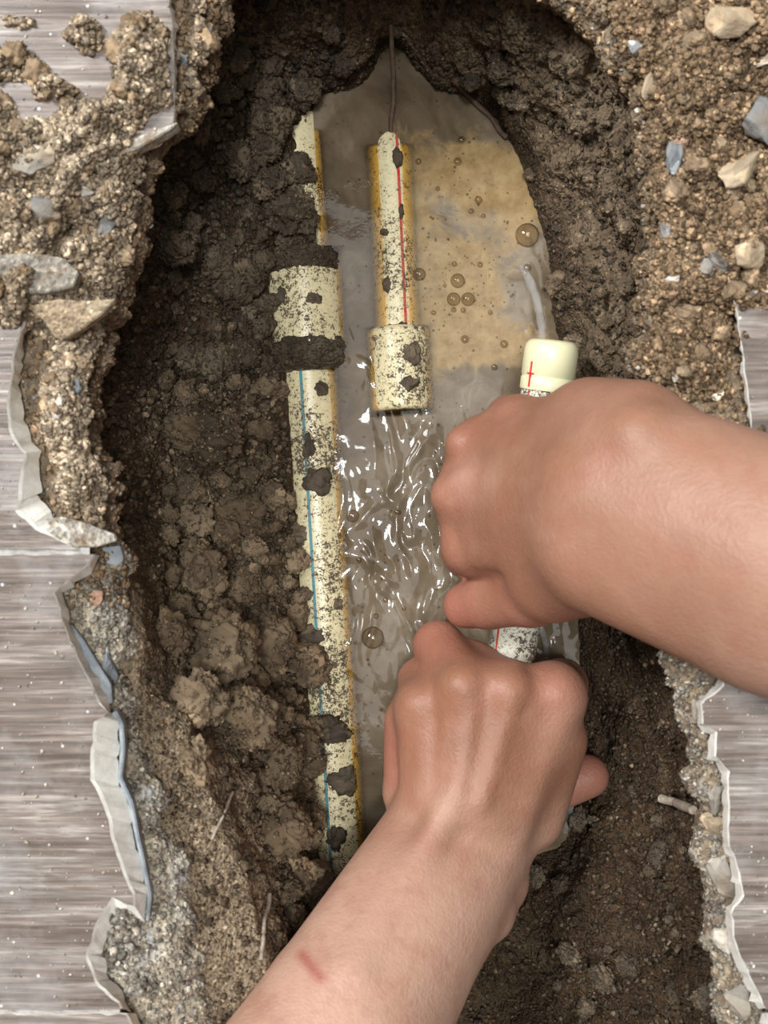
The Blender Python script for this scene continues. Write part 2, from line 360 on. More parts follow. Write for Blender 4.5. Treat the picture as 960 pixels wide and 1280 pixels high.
def closed(pts, n):
    """closed Catmull-Rom through the stations"""
    k = len(pts); s = np.arange(n)/n*k; i = np.floor(s).astype(int); t = (s-i)[:, None]
    p0, p1, p2, p3 = (pts[(i+d) % k] for d in (-1, 0, 1, 2))
    return .5*(2*p1+(p2-p0)*t+(2*p0-5*p1+4*p2-p3)*t*t+(3*p1-p0-3*p2+p3)*t**3)
_len = np.linalg.norm(np.roll(rim, -1, 0)-rim, axis=1)
def resample(pts, n):
    """as closed(), but evenly along the rim"""
    k = len(pts); cum = np.concatenate([[0], np.cumsum(_len)]); s = np.arange(n)/n*cum[-1]
    i = np.clip(np.searchsorted(cum, s, 'right')-1, 0, k-1); t = ((s-cum[i])/_len[i])
    if pts.ndim > 1: t = t[:, None]
    p0, p1, p2, p3 = (pts[(i+d) % k] for d in (-1, 0, 1, 2))
    return .5*(2*p1+(p2-p0)*t+(2*p0-5*p1+4*p2-p3)*t*t+(3*p1-p0-3*p2+p3)*t**3)
NS = 1900
def offs(d, z):
    r = rim.copy(); r[:, :2] += out_dir*d; r[:, 2] = z; return r
und = np.where((np.arange(K) >= 28) | (np.arange(K) <= 3), 24., np.where((np.arange(K) >= 22) & (np.arange(K) <= 26), -4., 4.))
def offv(d, z):
    r = rim.copy(); r[:, :2] += out_dir*d[:, None]; r[:, 2] = z; return r
def ragged(n):
    p = resample(rim, n); od = resample(np.column_stack([out_dir, np.zeros(K)]), n); q_ = p/np.array([13, 13, 1e9])
    k_ = 3.6*perlin(q_+3.1)+2.4*perlin(q_*2.3+11.7)+1.2*perlin(q_*5.1+23.3)
    return od*k_[:, None]
rings = [ctr, shore, bank, foot, offv(und, np.where(und < 0, -20., -38.)), offv(und*.3+1.5, np.where(und < 0, -17.5, -22.))]
counts = [14, 62, 74, 80, 16]
RAG = ragged(NS); R = [resample(r, NS)+RAG*w_ for r, w_ in zip(rings, (0, 0, 0, .4, 1, 1))]
rim_s = resample(rim, NS)
rows, amp, ring_t = [], [], []
lw = resample(ST[:, 10], NS); lb = resample(ST[:, 11], NS); dryS = np.clip(resample(ST[:, 12], NS), 0, 1)
ampR = [np.full(NS, .4), np.full(NS, .45), lb, lw, lw*.45, np.full(NS, .6)]
dryR = [0*dryS, dryS*.15, dryS*.75, dryS, dryS*.9+.1, dryS*.6+.4]
dry = []
for k in range(5):
    for j in range(counts[k]):
        t = j/counts[k]; ts = t
        rows.append(R[k]*(1-ts)+R[k+1]*ts); amp.append(ampR[k]*(1-t)+ampR[k+1]*t); dry.append(dryR[k]*(1-t)+dryR[k+1]*t)
rows.append(R[5]); amp.append(ampR[5]); dry.append(dryR[5])
G = np.stack(rows, 1); A = np.stack(amp, 1); DRY = np.stack(dry, 1); NT = G.shape[1]
for _ in range(10):                              # round off the creases between the rings
    G[:, 1:-1] = .25*G[:, :-2]+.5*G[:, 1:-1]+.25*G[:, 2:]
def grid_normals(G):
    du = np.roll(G, -1, 0)-np.roll(G, 1, 0); dv = np.gradient(G, axis=1)
    n = np.cross(du, dv); n /= np.linalg.norm(n, axis=2)[:, :, None]+1e-9
    return n
Nn = grid_normals(G)
if Nn[:, 40, 2].mean() < 0: Nn = -Nn
flat = G.reshape(-1, 3); a = A.reshape(-1)
q = flat + 3.0*np.stack([perlin(flat/13+3), perlin(flat/13+40), perlin(flat/13+80)], 1)
c1 = cell(q/15.0); c2 = cell(q/6.0+9.7)
c3 = cell(q/2.7+4.1)
lump = (0.62-c1)*2.2 + (.55-c2)*1.05 + (.5-c3)*.42
d = a*.72*lump + a*.6*fbm(flat, 26, 3) + (0.35+.16*np.minimum(a, 3))*fbm(flat, 4.2, 3, .6) + .5*np.minimum(1, a)*(.5-cell(flat/1.5))
d += 1.6*np.minimum(a, 2)*perlin(flat/24+7)
flat = flat + Nn.reshape(-1, 3)*d[:, None]
G = flat.reshape(G.shape)
damp_shadeS = np.clip(resample(np.array([0,0,0,0,0,0,0,0,0,0,.1,.5,1,1,1,1,1,1,1,.9,.6,.2,0,0,0,0,0,.4,.75,.85,.85,.85,.85,.85,.8,.6]), NS), 0, 1)
wet_shade = smooth01((-93-flat[:, 2]+4*fbm(flat, 18, 3))/17)
wet_shade = np.maximum(wet_shade, np.repeat(damp_shadeS, NT)*smooth01((1.6+fbm(flat, 26, 3))/1.6))
# upper-left shade is put into this colour; the lower right is soaked earth
gm = mesh_data('ground', flat, grid_faces(NS, NT, True)[:, ::-1], [M['ground']], attrs={'wet_shade': wet_shade, 'dry': DRY.reshape(-1)*smooth01((fbm(flat, 22, 3)+1.2)/1.2)})
ground = tag(obj('ground', gm), 'dug brown earth walls and banks of the open trench', kind='structure')
GN = grid_normals(G)
if GN[:, 40, 2].mean() < 0: GN = -GN
GP = G.reshape(-1, 3); GNf = GN.reshape(-1, 3)
Gpx = 480+GP[:, 0]*FPX/(CAMZ-GP[:, 2]); Gpy = 640-GP[:, 1]*FPX/(CAMZ-GP[:, 2])
def ground_at(px, py):
    """point and normal of the trench surface seen at a pixel (the topmost one)"""
    dd = (Gpx-px)**2+(Gpy-py)**2; near = np.where(dd < 9)[0]
    if len(near) == 0: near = np.array([np.argmin(dd)])
    k = near[np.argmax(GP[near, 2])]; return GP[k], GNf[k]

# ------------------------------------------------------------------ floor: screed with the tiles on it
nS2 = 1500
lip = [offs(5, -34), offs(1.0, -27), offs(-1.5, -19), offs(1.5, -13.5), offs(7, -10.5), offs(16, -9.5), offs(45, -9.3), offs(230, -9.3)]
cnt = [8, 10, 8, 10, 14, 24, 10]
RAG2 = ragged(nS2); L2 = [resample(r, nS2)+RAG2*w_ for r, w_ in zip(lip, (1, 1, 1, 1, .8, .4, 0, 0))]; rows = []; am = []
aL = [1.0, 1.6, 1.7, 1.3, .8, .5, .3, .2]
for k in range(7):
    for j in range(cnt[k]):
        t = j/cnt[k]; rows.append(L2[k]*(1-t)+L2[k+1]*t); am.append(aL[k]*(1-t)+aL[k+1]*t)
rows.append(L2[7]); am.append(.2)
F = np.stack(rows, 1); am = np.array(am)
for _ in range(4): F[:, 1:-1] = .25*F[:, :-2]+.5*F[:, 1:-1]+.25*F[:, 2:]
Fn = grid_normals(F)
if Fn[:, -5, 2].mean() < 0: Fn = -Fn
ff = F.reshape(-1, 3); aa = np.broadcast_to(am, F.shape[:2]).reshape(-1)
ff = ff + Fn.reshape(-1, 3)*(aa*(1.3*fbm(ff, 11, 4)+.9*(.55-cell(ff/5.0))+.5*(.5-cell(ff/2.1))))[:, None]
ff[:, 2] = np.minimum(ff[:, 2], -8.2)
_fy = 640-ff[:, 1]*FPX/(CAMZ-ff[:, 2]); _fx = 480+ff[:, 0]*FPX/(CAMZ-ff[:, 2])
dirt = np.where(_fx < 480, .85-.75*smooth01((_fy-620)/120), .85-.3*smooth01((_fy-780)/120))   # spilled earth trodden into the screed
fl = tag(obj('floor', mesh_data('floor', ff, grid_faces(nS2, F.shape[1], True)[:, ::-1], [M['screed']], attrs={'dirt': dirt})), 'broken grey sandy screed under the tiles along the trench rim', kind='structure')

def tile(top, bot, name='tile', label=None, lift=0.0, seed=0, narrow=1.0):
    """top/bot: matching pixel outlines at the glaze (z 0) and at the underside (z -8); one broken piece of tile"""
    top = np.array(top, float); bot = np.array(bot, float); bot = top+(bot-top)*narrow
    def dens(p, jag):
        o = []
        for k in range(len(p)):
            a_, b_ = p[k], p[(k+1) % len(p)]; n = max(1, int(np.linalg.norm(b_-a_)/9)) if not ((a_[0] < -50 or b_[0] < -50) and False) else 1
            o += [a_+(b_-a_)*j/n for j in range(n)]
        return np.array(o)
    # same subdivision on both outlines
    T, B = [], []
    for k in range(len(top)):
        a_, b_ = top[k], top[(k+1) % len(top)]; n = max(1, int(np.linalg.norm(b_-a_)/8))
        for j in range(n):
            T.append(a_+(b_-a_)*j/n); B.append(bot[k]+(bot[(k+1) % len(bot)]-bot[k])*j/n)
    T = np.array(T); B = np.array(B); n = len(T)
    sm = np.stack([T[:, 0]*.06, T[:, 1]*.06, np.full(n, seed*3.1)], 1)
    broken = (np.linalg.norm(B-T, axis=1) > 1.2)[:, None]
    T = T+broken*np.stack([perlin(sm), perlin(sm+31)], 1)*2.2; B = B+broken*(np.stack([perlin(sm*1.3+7), perlin(sm*1.3+51)], 1)*6.5+np.stack([perlin(sm*4+7), perlin(sm*4+51)], 1)*3.0); T = T+broken*np.stack([perlin(sm*4+17), perlin(sm*4+61)], 1)*1.6
    v0 = P(T[:, 0], T[:, 1], 0.0+lift); v1 = P(T[:, 0], T[:, 1], -.9+lift); v1[:, :2] = v0[:, :2]
    v1[:, :2] += (P(B[:, 0], B[:, 1], 0)-P(T[:, 0], T[:, 1], 0))[:, :2]*.12
    v2 = P(B[:, 0], B[:, 1], -7.6+lift)
    bm = bmesh.new(); V = [[bm.verts.new(c) for c in L] for L in (v0, v1, v2)]
    f = bm.faces.new(V[0]); f.material_index = 0
    for k in range(n):
        k2 = (k+1) % n
        for r, mi in ((0, 1), (1, 1)):
            g = bm.faces.new((V[r][k], V[r+1][k], V[r+1][k2], V[r][k2])); g.material_index = mi; g.smooth = False
    bm.faces.new(V[2][::-1]).material_index = 1
    bmesh.ops.recalc_face_normals(bm, faces=bm.faces); bmesh.ops.triangulate(bm, faces=[f for f in bm.faces if len(f.verts) > 4])
    bmesh.ops.scale(bm, vec=(.001,)*3, verts=bm.verts)
    me = bpy.data.meshes.new(name); bm.to_mesh(me); bm.free(); me.materials.append(M['tile']); me.materials.append(M['body'])
    o = obj(name, me, fl)
    if label: o['label'] = label
    return o, [tuple(x) for x in T]
# upper left plank
tA = [(-260,-260),(206,-260),(212,0),(217,80),(217,153),(190,172),(160,186),(120,205),(90,260),(60,330),(30,400),(16,440),(8,500),(12,545),(30,566),(24,600),(20,640),(44,662),(88,683),(96,686),(-260,686)]
bA = [(-260,-260),(209,-260),(216,0),(221,80),(222,157),(198,182),(166,196),(124,212),(94,264),(64,334),(36,404),(27,442),(26,500),(34,538),(48,562),(50,600),(52,625),(66,646),(96,678),(104,686),(-260,686)]
tileA, polyA = tile(tA, bA, label='greyish wood-look tile under heaped soil with a straight cut edge', seed=1)
tB = [(-260,693),(100,693),(117,692),(104,708),(67,742),(74,770),(86,802),(100,832),(112,855),(124,880),(133,893),(118,903),(113,935),(114,975),(130,1008),(140,1050),(152,1085),(166,1120),(166,1132),(140,1122),(122,1150),(106,1195),(118,1228),(148,1255),(150,1262),(-260,1262)]
bB = [(-260,693),(108,693),(125,693),(114,714),(78,744),(86,772),(96,800),(110,828),(122,850),(133,874),(141,888),(148,905),(150,940),(146,972),(160,1005),(168,1045),(176,1080),(184,1120),(182,1152),(150,1150),(136,1160),(126,1196),(136,1222),(162,1250),(166,1262),(-260,1262)]
tileB, polyB = tile(tB, bB, label='large wood-look tile with a pale chipped edge facing the trench', seed=2)
tC = [(-260,1268),(158,1268),(172,1300),(215,1420),(250,1560),(-260,1560)]
bC = [(-260,1268),(170,1268),(186,1300),(230,1420),(262,1560),(-260,1560)]
tile(tC, bC, seed=3)
tD = [(918,368),(1200,352),(1200,690),(960,690),(950,640),(944,560),(936,500),(930,450)]
bD = [(912,366),(1200,352),(1200,690),(950,690),(942,640),(937,560),(928,500),(922,450)]
tileD, polyD = tile(tD, bD, label='narrow strip of pale wood-look tile edged by rubble above the forearm', seed=4, narrow=.55)
tE = [(930,694),(1200,694),(1200,1262),(958,1262),(940,1225),(920,1180),(915,1142),(930,1120),(926,1090),(912,1060),(912,965),(895,945),(898,915),(880,905),(878,880),(905,858),(906,842),(905,780)]
bE = [(918,694),(1200,694),(1200,1262),(944,1262),(926,1230),(906,1185),(902,1145),(914,1120),(910,1092),(898,1060),(900,968),(880,950),(884,918),(868,908),(868,876),(892,856),(894,842),(892,780)]
tileE, polyE = tile(tE, bE, label='dusty wood-look tile with a ragged whitish edge below the forearm', seed=5, narrow=.7)
def grout(x0, x1, y):
    c = np.array([P(x, yy, z) for z in (-1.2, -8.0) for yy in (y-5, y+5) for x in np.linspace(x0, x1, 12)]); n12 = 12
    f = []
    for k in range(11):
        f += [(k, k+12, k+13, k+1), (k, k+1, k+25, k+24), (k+12, k+36, k+37, k+13)]
    o = obj('grout_line', mesh_data('grout_line', c, np.array(f), [M['grout']], smooth=False), fl); o['label'] = 'pale grout between two tiles'
M['grout'] = plain('grout', (.28, .265, .245), .9, (.46, .44, .42), 200)
grout(-250, 112, 689.5); grout(-250, 150, 1265); grout(925, 1190, 692); grout(962, 1190, 1265)
tile([(962,1268),(1200,1268),(1200,1560),(1000,1560)], [(950,1268),(1200,1268),(1200,1560),(990,1560)], seed=6)

# ------------------------------------------------------------------ the water
shore_px = resample(np.stack([ST[:, 8], ST[:, 9]], 1), 400); sc_ = np.array([545., 600.])
dirv = shore_px-sc_; shore_px = shore_px+dirv/np.linalg.norm(dirv, axis=1)[:, None]*9
gx = np.arange(330, 760, 1.3); gy = np.arange(40, 1110, 1.3)
X, Y = np.meshgrid(gx, gy, indexing='ij'); w = P(X.ravel(), Y.ravel(), ZW); px, py = X.ravel(), Y.ravel()
def blob(cx, cy, rx, ry): return np.exp(-(((px-cx)/rx)**2+((py-cy)/ry)**2))
storm = np.clip(blob(500, 690, 65, 150)+.8*blob(640, 840, 80, 90)+.8*blob(540, 560, 60, 60)+.5*blob(450, 470, 40, 60)+.7*blob(665, 360, 25, 60)+.5*blob(705, 1030, 40, 40), 0, 1)
p2 = np.stack([w[:, 0]/10.5, w[:, 1]/19.0, np.full(len(w), 3.3)], 1); warp = np.stack([perlin(p2*.7+5), perlin(p2*.7+25), 0*px], 1)
rip = perlin(p2+warp*2.0)+.35*(1-2*np.abs(perlin(p2*1.7+8+warp)))+.12*perlin(p2*3.3+warp*1.5)
calm = .12*perlin(np.stack([w[:, 0]/12, w[:, 1]/12, np.full(len(w), 1.)], 1))
w[:, 2] += calm+storm*1.2*rip*(.35+1.1*smooth01(.5+perlin(p2*.42+77)))
foam = np.clip(1.1*blob(582, 350, 46, 58)+1.0*blob(600, 215, 70, 48)+.9*blob(625, 430, 70, 30)+.8*blob(505, 300, 35, 130)+.6*blob(650, 270, 30, 50)+.5*blob(545, 430, 60, 40)+.35*blob(500, 480, 50, 50), 0, 1.2)
sheen_paint = np.clip(.9*blob(560, 275, 60, 40)+.7*blob(440, 340, 30, 60)+.9*blob(585, 490, 60, 45)+.8*blob(500, 590, 60, 60)+.7*blob(500, 790, 50, 70)+.7*blob(640, 330, 30, 60)-.5*blob(515, 140, 90, 40), 0, 1)  # pale reflections of the bright ceiling, painted into the water colour
PIPES = [((370, 200, -121.), (427, 1110, -121.), 12.5), ((377.5, 320, -121.), (385.5, 446, -121.), 17.), ((487, 196, -121.), (497.5, 415, -121.), 10.), ((497.7, 415, -121.), (503, 519, -121.), 14.)]
depth = np.full(len(w), 30.)
for (p0, p1, r) in PIPES:
    a_, b_ = P(*p0)[:2], P(*p1)[:2]; ab = b_-a_; t = ((w[:, :2]-a_)@ab)/(ab@ab); dx = np.linalg.norm(w[:, :2]-a_-np.clip(t, -.02, 1.02)[:, None]*ab, axis=1)
    top = np.where((dx < r+2.2) & (t > -.03) & (t < 1.03), -121+np.sqrt(np.maximum(r*r-dx*dx, 0))-np.maximum(dx-r, 0)*6, -160)
    depth = np.minimum(depth, ZW-top)
murk = 1-np.exp(-np.maximum(depth, 0)/8.0)
for _ in range(3):
    mm = murk.reshape(X.shape); mm[1:-1, 1:-1] = (mm[1:-1, 1:-1]*4+mm[:-2, 1:-1]+mm[2:, 1:-1]+mm[1:-1, :-2]+mm[1:-1, 2:])/8; murk = mm.ravel()
wf = grid_faces(len(gx), len(gy)); ins = inside(shore_px, px, py); wf = wf[ins[wf].all(1)]
used = np.unique(wf); remap = np.full(len(w), -1); remap[used] = np.arange(len(used))
water = obj('muddy_water', mesh_data('muddy_water', w[used], remap[wf], [M['water']], attrs={'foam': foam[used], 'sheen_paint': sheen_paint[used], 'murk': murk[used]}))
if water.data.polygons[0].normal.z < 0: water.data.flip_normals()
tag(water, 'muddy brown rippled water with tan foam filling the trench bottom', 'water')

# ------------------------------------------------------------------ tubes and pipes
def frame_along(pts):
    pts = np.asarray(pts, float); t = np.gradient(pts, axis=0); t /= np.linalg.norm(t, axis=1)[:, None]
    up = np.array([0, 0, 1.0]); side = np.cross(t, up); bad = np.linalg.norm(side, axis=1) < 1e-3; side[bad] = (1, 0, 0)
    side /= np.linalg.norm(side, axis=1)[:, None]; nrm = np.cross(side, t); return t, side, nrm
def tube(pts, rad, seg=40, caps=True, mats=(), name='tube', inner=None):
    """swept circle; rad per point; attributes u (degrees from the top) and l (mm)"""
    pts = np.asarray(pts, float); rad = np.broadcast_to(np.asarray(rad, float), (len(pts),)); t, s, n = frame_along(pts)
    an = np.arange(seg)/seg*2*math.pi-math.pi
    ring = pts[:, None]+rad[:, None, None]*(np.sin(an)[None, :, None]*s[:, None]+np.cos(an)[None, :, None]*n[:, None])
    v = ring.reshape(-1, 3); m_ = len(pts)
    i = np.arange(m_-1)[:, None]; j = np.arange(seg)[None]; f = np.stack(np.broadcast_arrays(i*seg+j, i*seg+(j+1) % seg, (i+1)*seg+(j+1) % seg, (i+1)*seg+j), -1).reshape(-1, 4)
    u = np.tile(np.degrees(an), m_)
    if caps:
        k = len(v); v = np.vstack([v, pts[:1], pts[-1:]]); u = np.append(u, [180, 180])
        j = np.arange(seg); f = np.vstack([f, np.stack([np.full(seg, k), (j+1) % seg, j, j], 1)[:, [0, 1, 2, 2]], np.stack([np.full(seg, k+1), (m_-1)*seg+j, (m_-1)*seg+(j+1) % seg, (m_-1)*seg+(j+1) % seg], 1)])
        tri = f[-2*seg:, :3]; quads = f[:-2*seg]
        bm_f = [list(x) for x in quads]+[list(x) for x in tri]
        me = bpy.data.meshes.new(name); me.from_pydata((v*.001).tolist(), [], bm_f)
        for p in me.polygons: p.use_smooth = True
        for x in mats: me.materials.append(x)
        at = me.attributes.new('u', 'FLOAT', 'POINT'); at.data.foreach_set('value', u.astype(np.float32)); me.update()
        me.set_sharp_from_angle(angle=math.radians(50)); return me
    return mesh_data(name, v, f, mats, attrs={'u': u})
def line(a_, b_, n): a_, b_ = np.array(a_), np.array(b_); return a_+(b_-a_)*np.linspace(0, 1, n)[:, None]
def profile(a_, b_, prof):
    """surface of revolution along a->b: prof = [(mm along, radius)]"""
    a_, b_ = np.array(a_), np.array(b_); L_ = np.linalg.norm(b_-a_); d_ = (b_-a_)/L_
    return np.array([a_+d_*s for s, _ in prof]), np.array([r for _, r in prof])

# long pipe half buried beside the water: one straight axis
a0, a1 = P(362.6, 80, -121.), P(433, 1230, -121.)
def on_left(y): return a0+(a1-a0)*((P(0, y, -121.)[1]-a0[1])/(a1[1]-a0[1]))
r_ = empty('water_pipe', on_left(640)); o_ = on_left(640)
def part(name, pts, rad, m_, root, o_, seg=48, label=None):
    me = tube(np.asarray(pts)-o_, rad, seg, True, [m_], name); p = obj(name, me, root)
    if label: p['label'] = label
    return p
part('pipe_body', line(a0, a1, 60), 12.5, M['pipe_blue'], r_, o_, label='cream pipe wall with a thin blue line')
pp, rr_ = profile(on_left(322), on_left(448), [(0, 12.6), (0, 15.6), (.8, 16.8), (2, 17), (14, 17), (26, 17), (39, 17), (40.6, 16.8), (41.5, 15.6), (41.6, 12.6)])
part('coupling', pp, rr_, M['fit_left'], r_, o_, label='wider cream socket joining two pipe lengths')
tag(r_, 'long cream water pipe with a thin blue line, half buried along the bank', 'pipe')

b0, b1 = P(486.6, 190, -121.), P(498, 420, -121.)
o_ = P(495, 400, -121.); r_ = empty('submerged_pipe', o_)
bend = [P(482, 70, -136.), P(483.5, 110, -132.), P(485, 150, -126.5), P(486, 172, -123.)]
part('pipe_body', np.vstack([bend, line(b0, b1, 30)]), 10., M['pipe_red'], r_, o_, label='cream pipe wall with a thin red line')
pp, rr_ = profile(P(497.7, 412, -121.), P(503, 519, -121.), [(0, 10.1), (0, 12.4), (1, 13.6), (2.4, 14), (15, 14), (33, 14), (34.4, 13.6), (35.3, 12.6), (35.3, 10.6), (22, 9.8)])
part('coupling', pp, rr_, M['fit_mid'], r_, o_, label='wider cream socket at the pipe end')
tag(r_, 'cream pipe with a thin red line lying sunk in the muddy water', 'pipe')

c0, c1 = P(687.5, 452, -72.), P(606, 1075, -107.)
o_ = c0; r_ = empty('capped_pipe', o_)
part('pipe_body', line(c0, c1, 50), 9.6, M['pipe_held'], r_, o_, label='cream pipe wall spotted with mud, red line')
dv = (c1-c0)/np.linalg.norm(c1-c0)
pp, rr_ = profile(c0+dv*11.0, c0-dv*6.0, [(0, 9.7), (0, 10.1), (.6, 10.3), (4.4, 10.3), (4.8, 10.0), (5.4, 10.0), (5.8, 10.35), (15, 10.3), (17.0, 9.9), (18.3, 9.0), (19.0, 7.6), (19.3, 5.0)])
part('end_cap', pp, rr_, M['cap'], r_, o_, label='smooth pale yellow rounded end cap')
tk = []
for ang, r0 in ((48, 10.62),):
    t_, s_, n_ = frame_along(np.array([c0, c1])); s_, n_ = s_[0], n_[0]
    nd = s_*math.sin(math.radians(ang))+n_*math.cos(math.radians(ang)); td = np.cross(dv, nd)
    def strip(p, q, wd):
        p, q = np.array(p), np.array(q); sd = np.cross(q-p, nd); sd /= np.linalg.norm(sd); return [p-sd*wd, p+sd*wd, q+sd*wd, q-sd*wd]
    base = c0+nd*r0+dv*5.0
    tk += strip(base-dv*4.5, base+dv*5, .35)+strip(base+td*1.6, base-td*1.6, .25)
tk = np.array(tk)-o_; hd = tk-nd*.5
vv = np.vstack([tk, hd]); n8 = 8
fcs = []
for k in (0, 4):
    fcs.append([k, k+1, k+2, k+3])
    for j in range(4): fcs.append([k+j, n8+k+j, n8+k+(j+1) % 4, k+(j+1) % 4])
M['redmark'] = plain('red_mark', (.60, .03, .03), .5)
obj('red_mark', mesh_data('red_mark', vv, np.array(fcs), [M['redmark']], smooth=False), r_)['label'] = 'small red cross marked on the cap'
tag(r_, 'cream pipe with a rounded cap gripped by both hands', 'pipe')

# ------------------------------------------------------------------ person: two forearms with hands, grown from a distance field
def surface_nets(f, org, h):
    s = f < 0; c = [s[a:s.shape[0]-1+a, b:s.shape[1]-1+b, c_:s.shape[2]-1+c_] for a in (0, 1) for b in (0, 1) for c_ in (0, 1)]
    cnt_ = sum(x.astype(np.int8) for x in c); ci = np.argwhere((cnt_ > 0) & (cnt_ < 8))
    idx = np.full(cnt_.shape, -1, np.int64); idx[tuple(ci.T)] = np.arange(len(ci))
    acc = np.zeros((len(ci), 3)); num = np.zeros(len(ci))
    cor = [(a, b, c_) for a in (0, 1) for b in (0, 1) for c_ in (0, 1)]
    for p in cor:
        for ax in range(3):
            if p[ax]: continue
            q_ = list(p); q_[ax] = 1
            va = f[tuple((ci+p).T)]; vb = f[tuple((ci+q_).T)]; cr = (va < 0) != (vb < 0)
            t = np.where(cr, va/(va-vb+1e-12), 0); pos = ci+np.array(p, float); pos[:, ax] += t
            acc[cr] += pos[cr]; num += cr
    v = acc/num[:, None]*h+org; quads = []
    for ax in range(3):
        o1, o2 = [(1, 2), (2, 0), (0, 1)][ax]
        sl = [slice(None)]*3; sl[ax] = slice(0, -1); sa = s[tuple(sl)]; sl[ax] = slice(1, None); sb = s[tuple(sl)]
        e = np.argwhere(sa != sb); e = e[(e[:, o1] > 0) & (e[:, o2] > 0) & (e[:, o1] < s.shape[o1]-1) & (e[:, o2] < s.shape[o2]-1)]
        fl_ = sa[tuple(e.T)]
        u1 = np.zeros(3, int); u1[o1] = 1; u2 = np.zeros(3, int); u2[o2] = 1
        qd = np.stack([idx[tuple((e-u1-u2).T)], idx[tuple((e-u2).T)], idx[tuple(e.T)], idx[tuple((e-u1).T)]], 1)
        qd[~fl_] = qd[~fl_][:, ::-1]; quads.append(qd)
    return v, np.vstack(quads)
def J(px, py, z, r): return (*P(px, py, z), r)
def seg_sd(p, a_, b_):
    a3, b3 = np.array(a_[:3]), np.array(b_[:3]); ab = b3-a3
    t = np.clip(((p-a3)@ab)/(ab@ab+1e-9), 0, 1)
    return np.linalg.norm(p-a3-t[:, None]*ab, axis=1)-(a_[3]+(b_[3]-a_[3])*t)
def smin(a_, b_, k):
    h_ = np.clip(.5+.5*(b_-a_)/k, 0, 1); return b_+(a_-b_)*h_-k*h_*(1-h_)
def build_limb(prims, h=1.5, creases=()):
    """prims: list of (chain of joints, blend radius in mm)"""
    allj = np.array([j for ch, k in prims for j in ch]); lo = (allj[:, :3]-allj[:, 3:]).min(0)-6; hi = (allj[:, :3]+allj[:, 3:]).max(0)+6
    n = np.ceil((hi-lo)/h).astype(int)+1
    g = np.stack(np.meshgrid(*[lo[i]+np.arange(n[i])*h for i in range(3)], indexing='ij'), -1).reshape(-1, 3)
    F_ = np.full(len(g), 60.0)
    for ch, k in prims:
        c = np.array(ch); l2 = (c[:, :3]-c[:, 3:]).min(0)-14; h2 = (c[:, :3]+c[:, 3:]).max(0)+14
        m_ = np.where(((g > l2) & (g < h2)).all(1))[0]; p = g[m_]; dd = np.full(len(p), 1e3)
        if len(ch) == 1: dd = np.linalg.norm(p-c[0, :3], axis=1)-c[0, 3]
        for a_, b_ in zip(ch[:-1], ch[1:]): dd = smin(dd, seg_sd(p, a_, b_), 2.0)
        F_[m_] = smin(F_[m_], dd, k)
    for ch, k, dep in creases:                       # grooves
        c = np.array(ch); l2 = c[:, :3].min(0)-12; h2 = c[:, :3].max(0)+12
        m_ = np.where(((g > l2) & (g < h2)).all(1))[0]; p = g[m_]; dd = np.full(len(p), 1e3)
        for a_, b_ in zip(ch[:-1], ch[1:]): dd = np.minimum(dd, seg_sd(p, a_, b_))
        F_[m_] += dep*np.exp(-(np.maximum(dd, 0)/k)**2)
    v, q_ = surface_nets(F_.reshape(n), lo, h)
    # relax a little
    e = np.vstack([q_[:, [0, 1]], q_[:, [1, 2]], q_[:, [2, 3]], q_[:, [3, 0]]])
    for it in range(3):
        s_ = np.zeros_like(v); c_ = np.zeros(len(v)); np.add.at(s_, e[:, 0], v[e[:, 1]]); np.add.at(c_, e[:, 0], 1)
        np.add.at(s_, e[:, 1], v[e[:, 0]]); np.add.at(c_, e[:, 1], 1); v = v*.5+.5*s_/c_[:, None]
    return v, q_
def near(v, pts):
    o = np.zeros(len(v))
    for (x, y, z, r, s_) in pts:
        c = P(x, y, z); o = np.maximum(o, s_*np.exp(-(np.linalg.norm(v-c, axis=1)/r)**2))
    return o
person = empty('person', P(700, 800, -20.))
tag(person, 'bare forearms and hands of a person reaching in to grip the pipe', 'person')
po = np.array(P(700, 800, -20.))

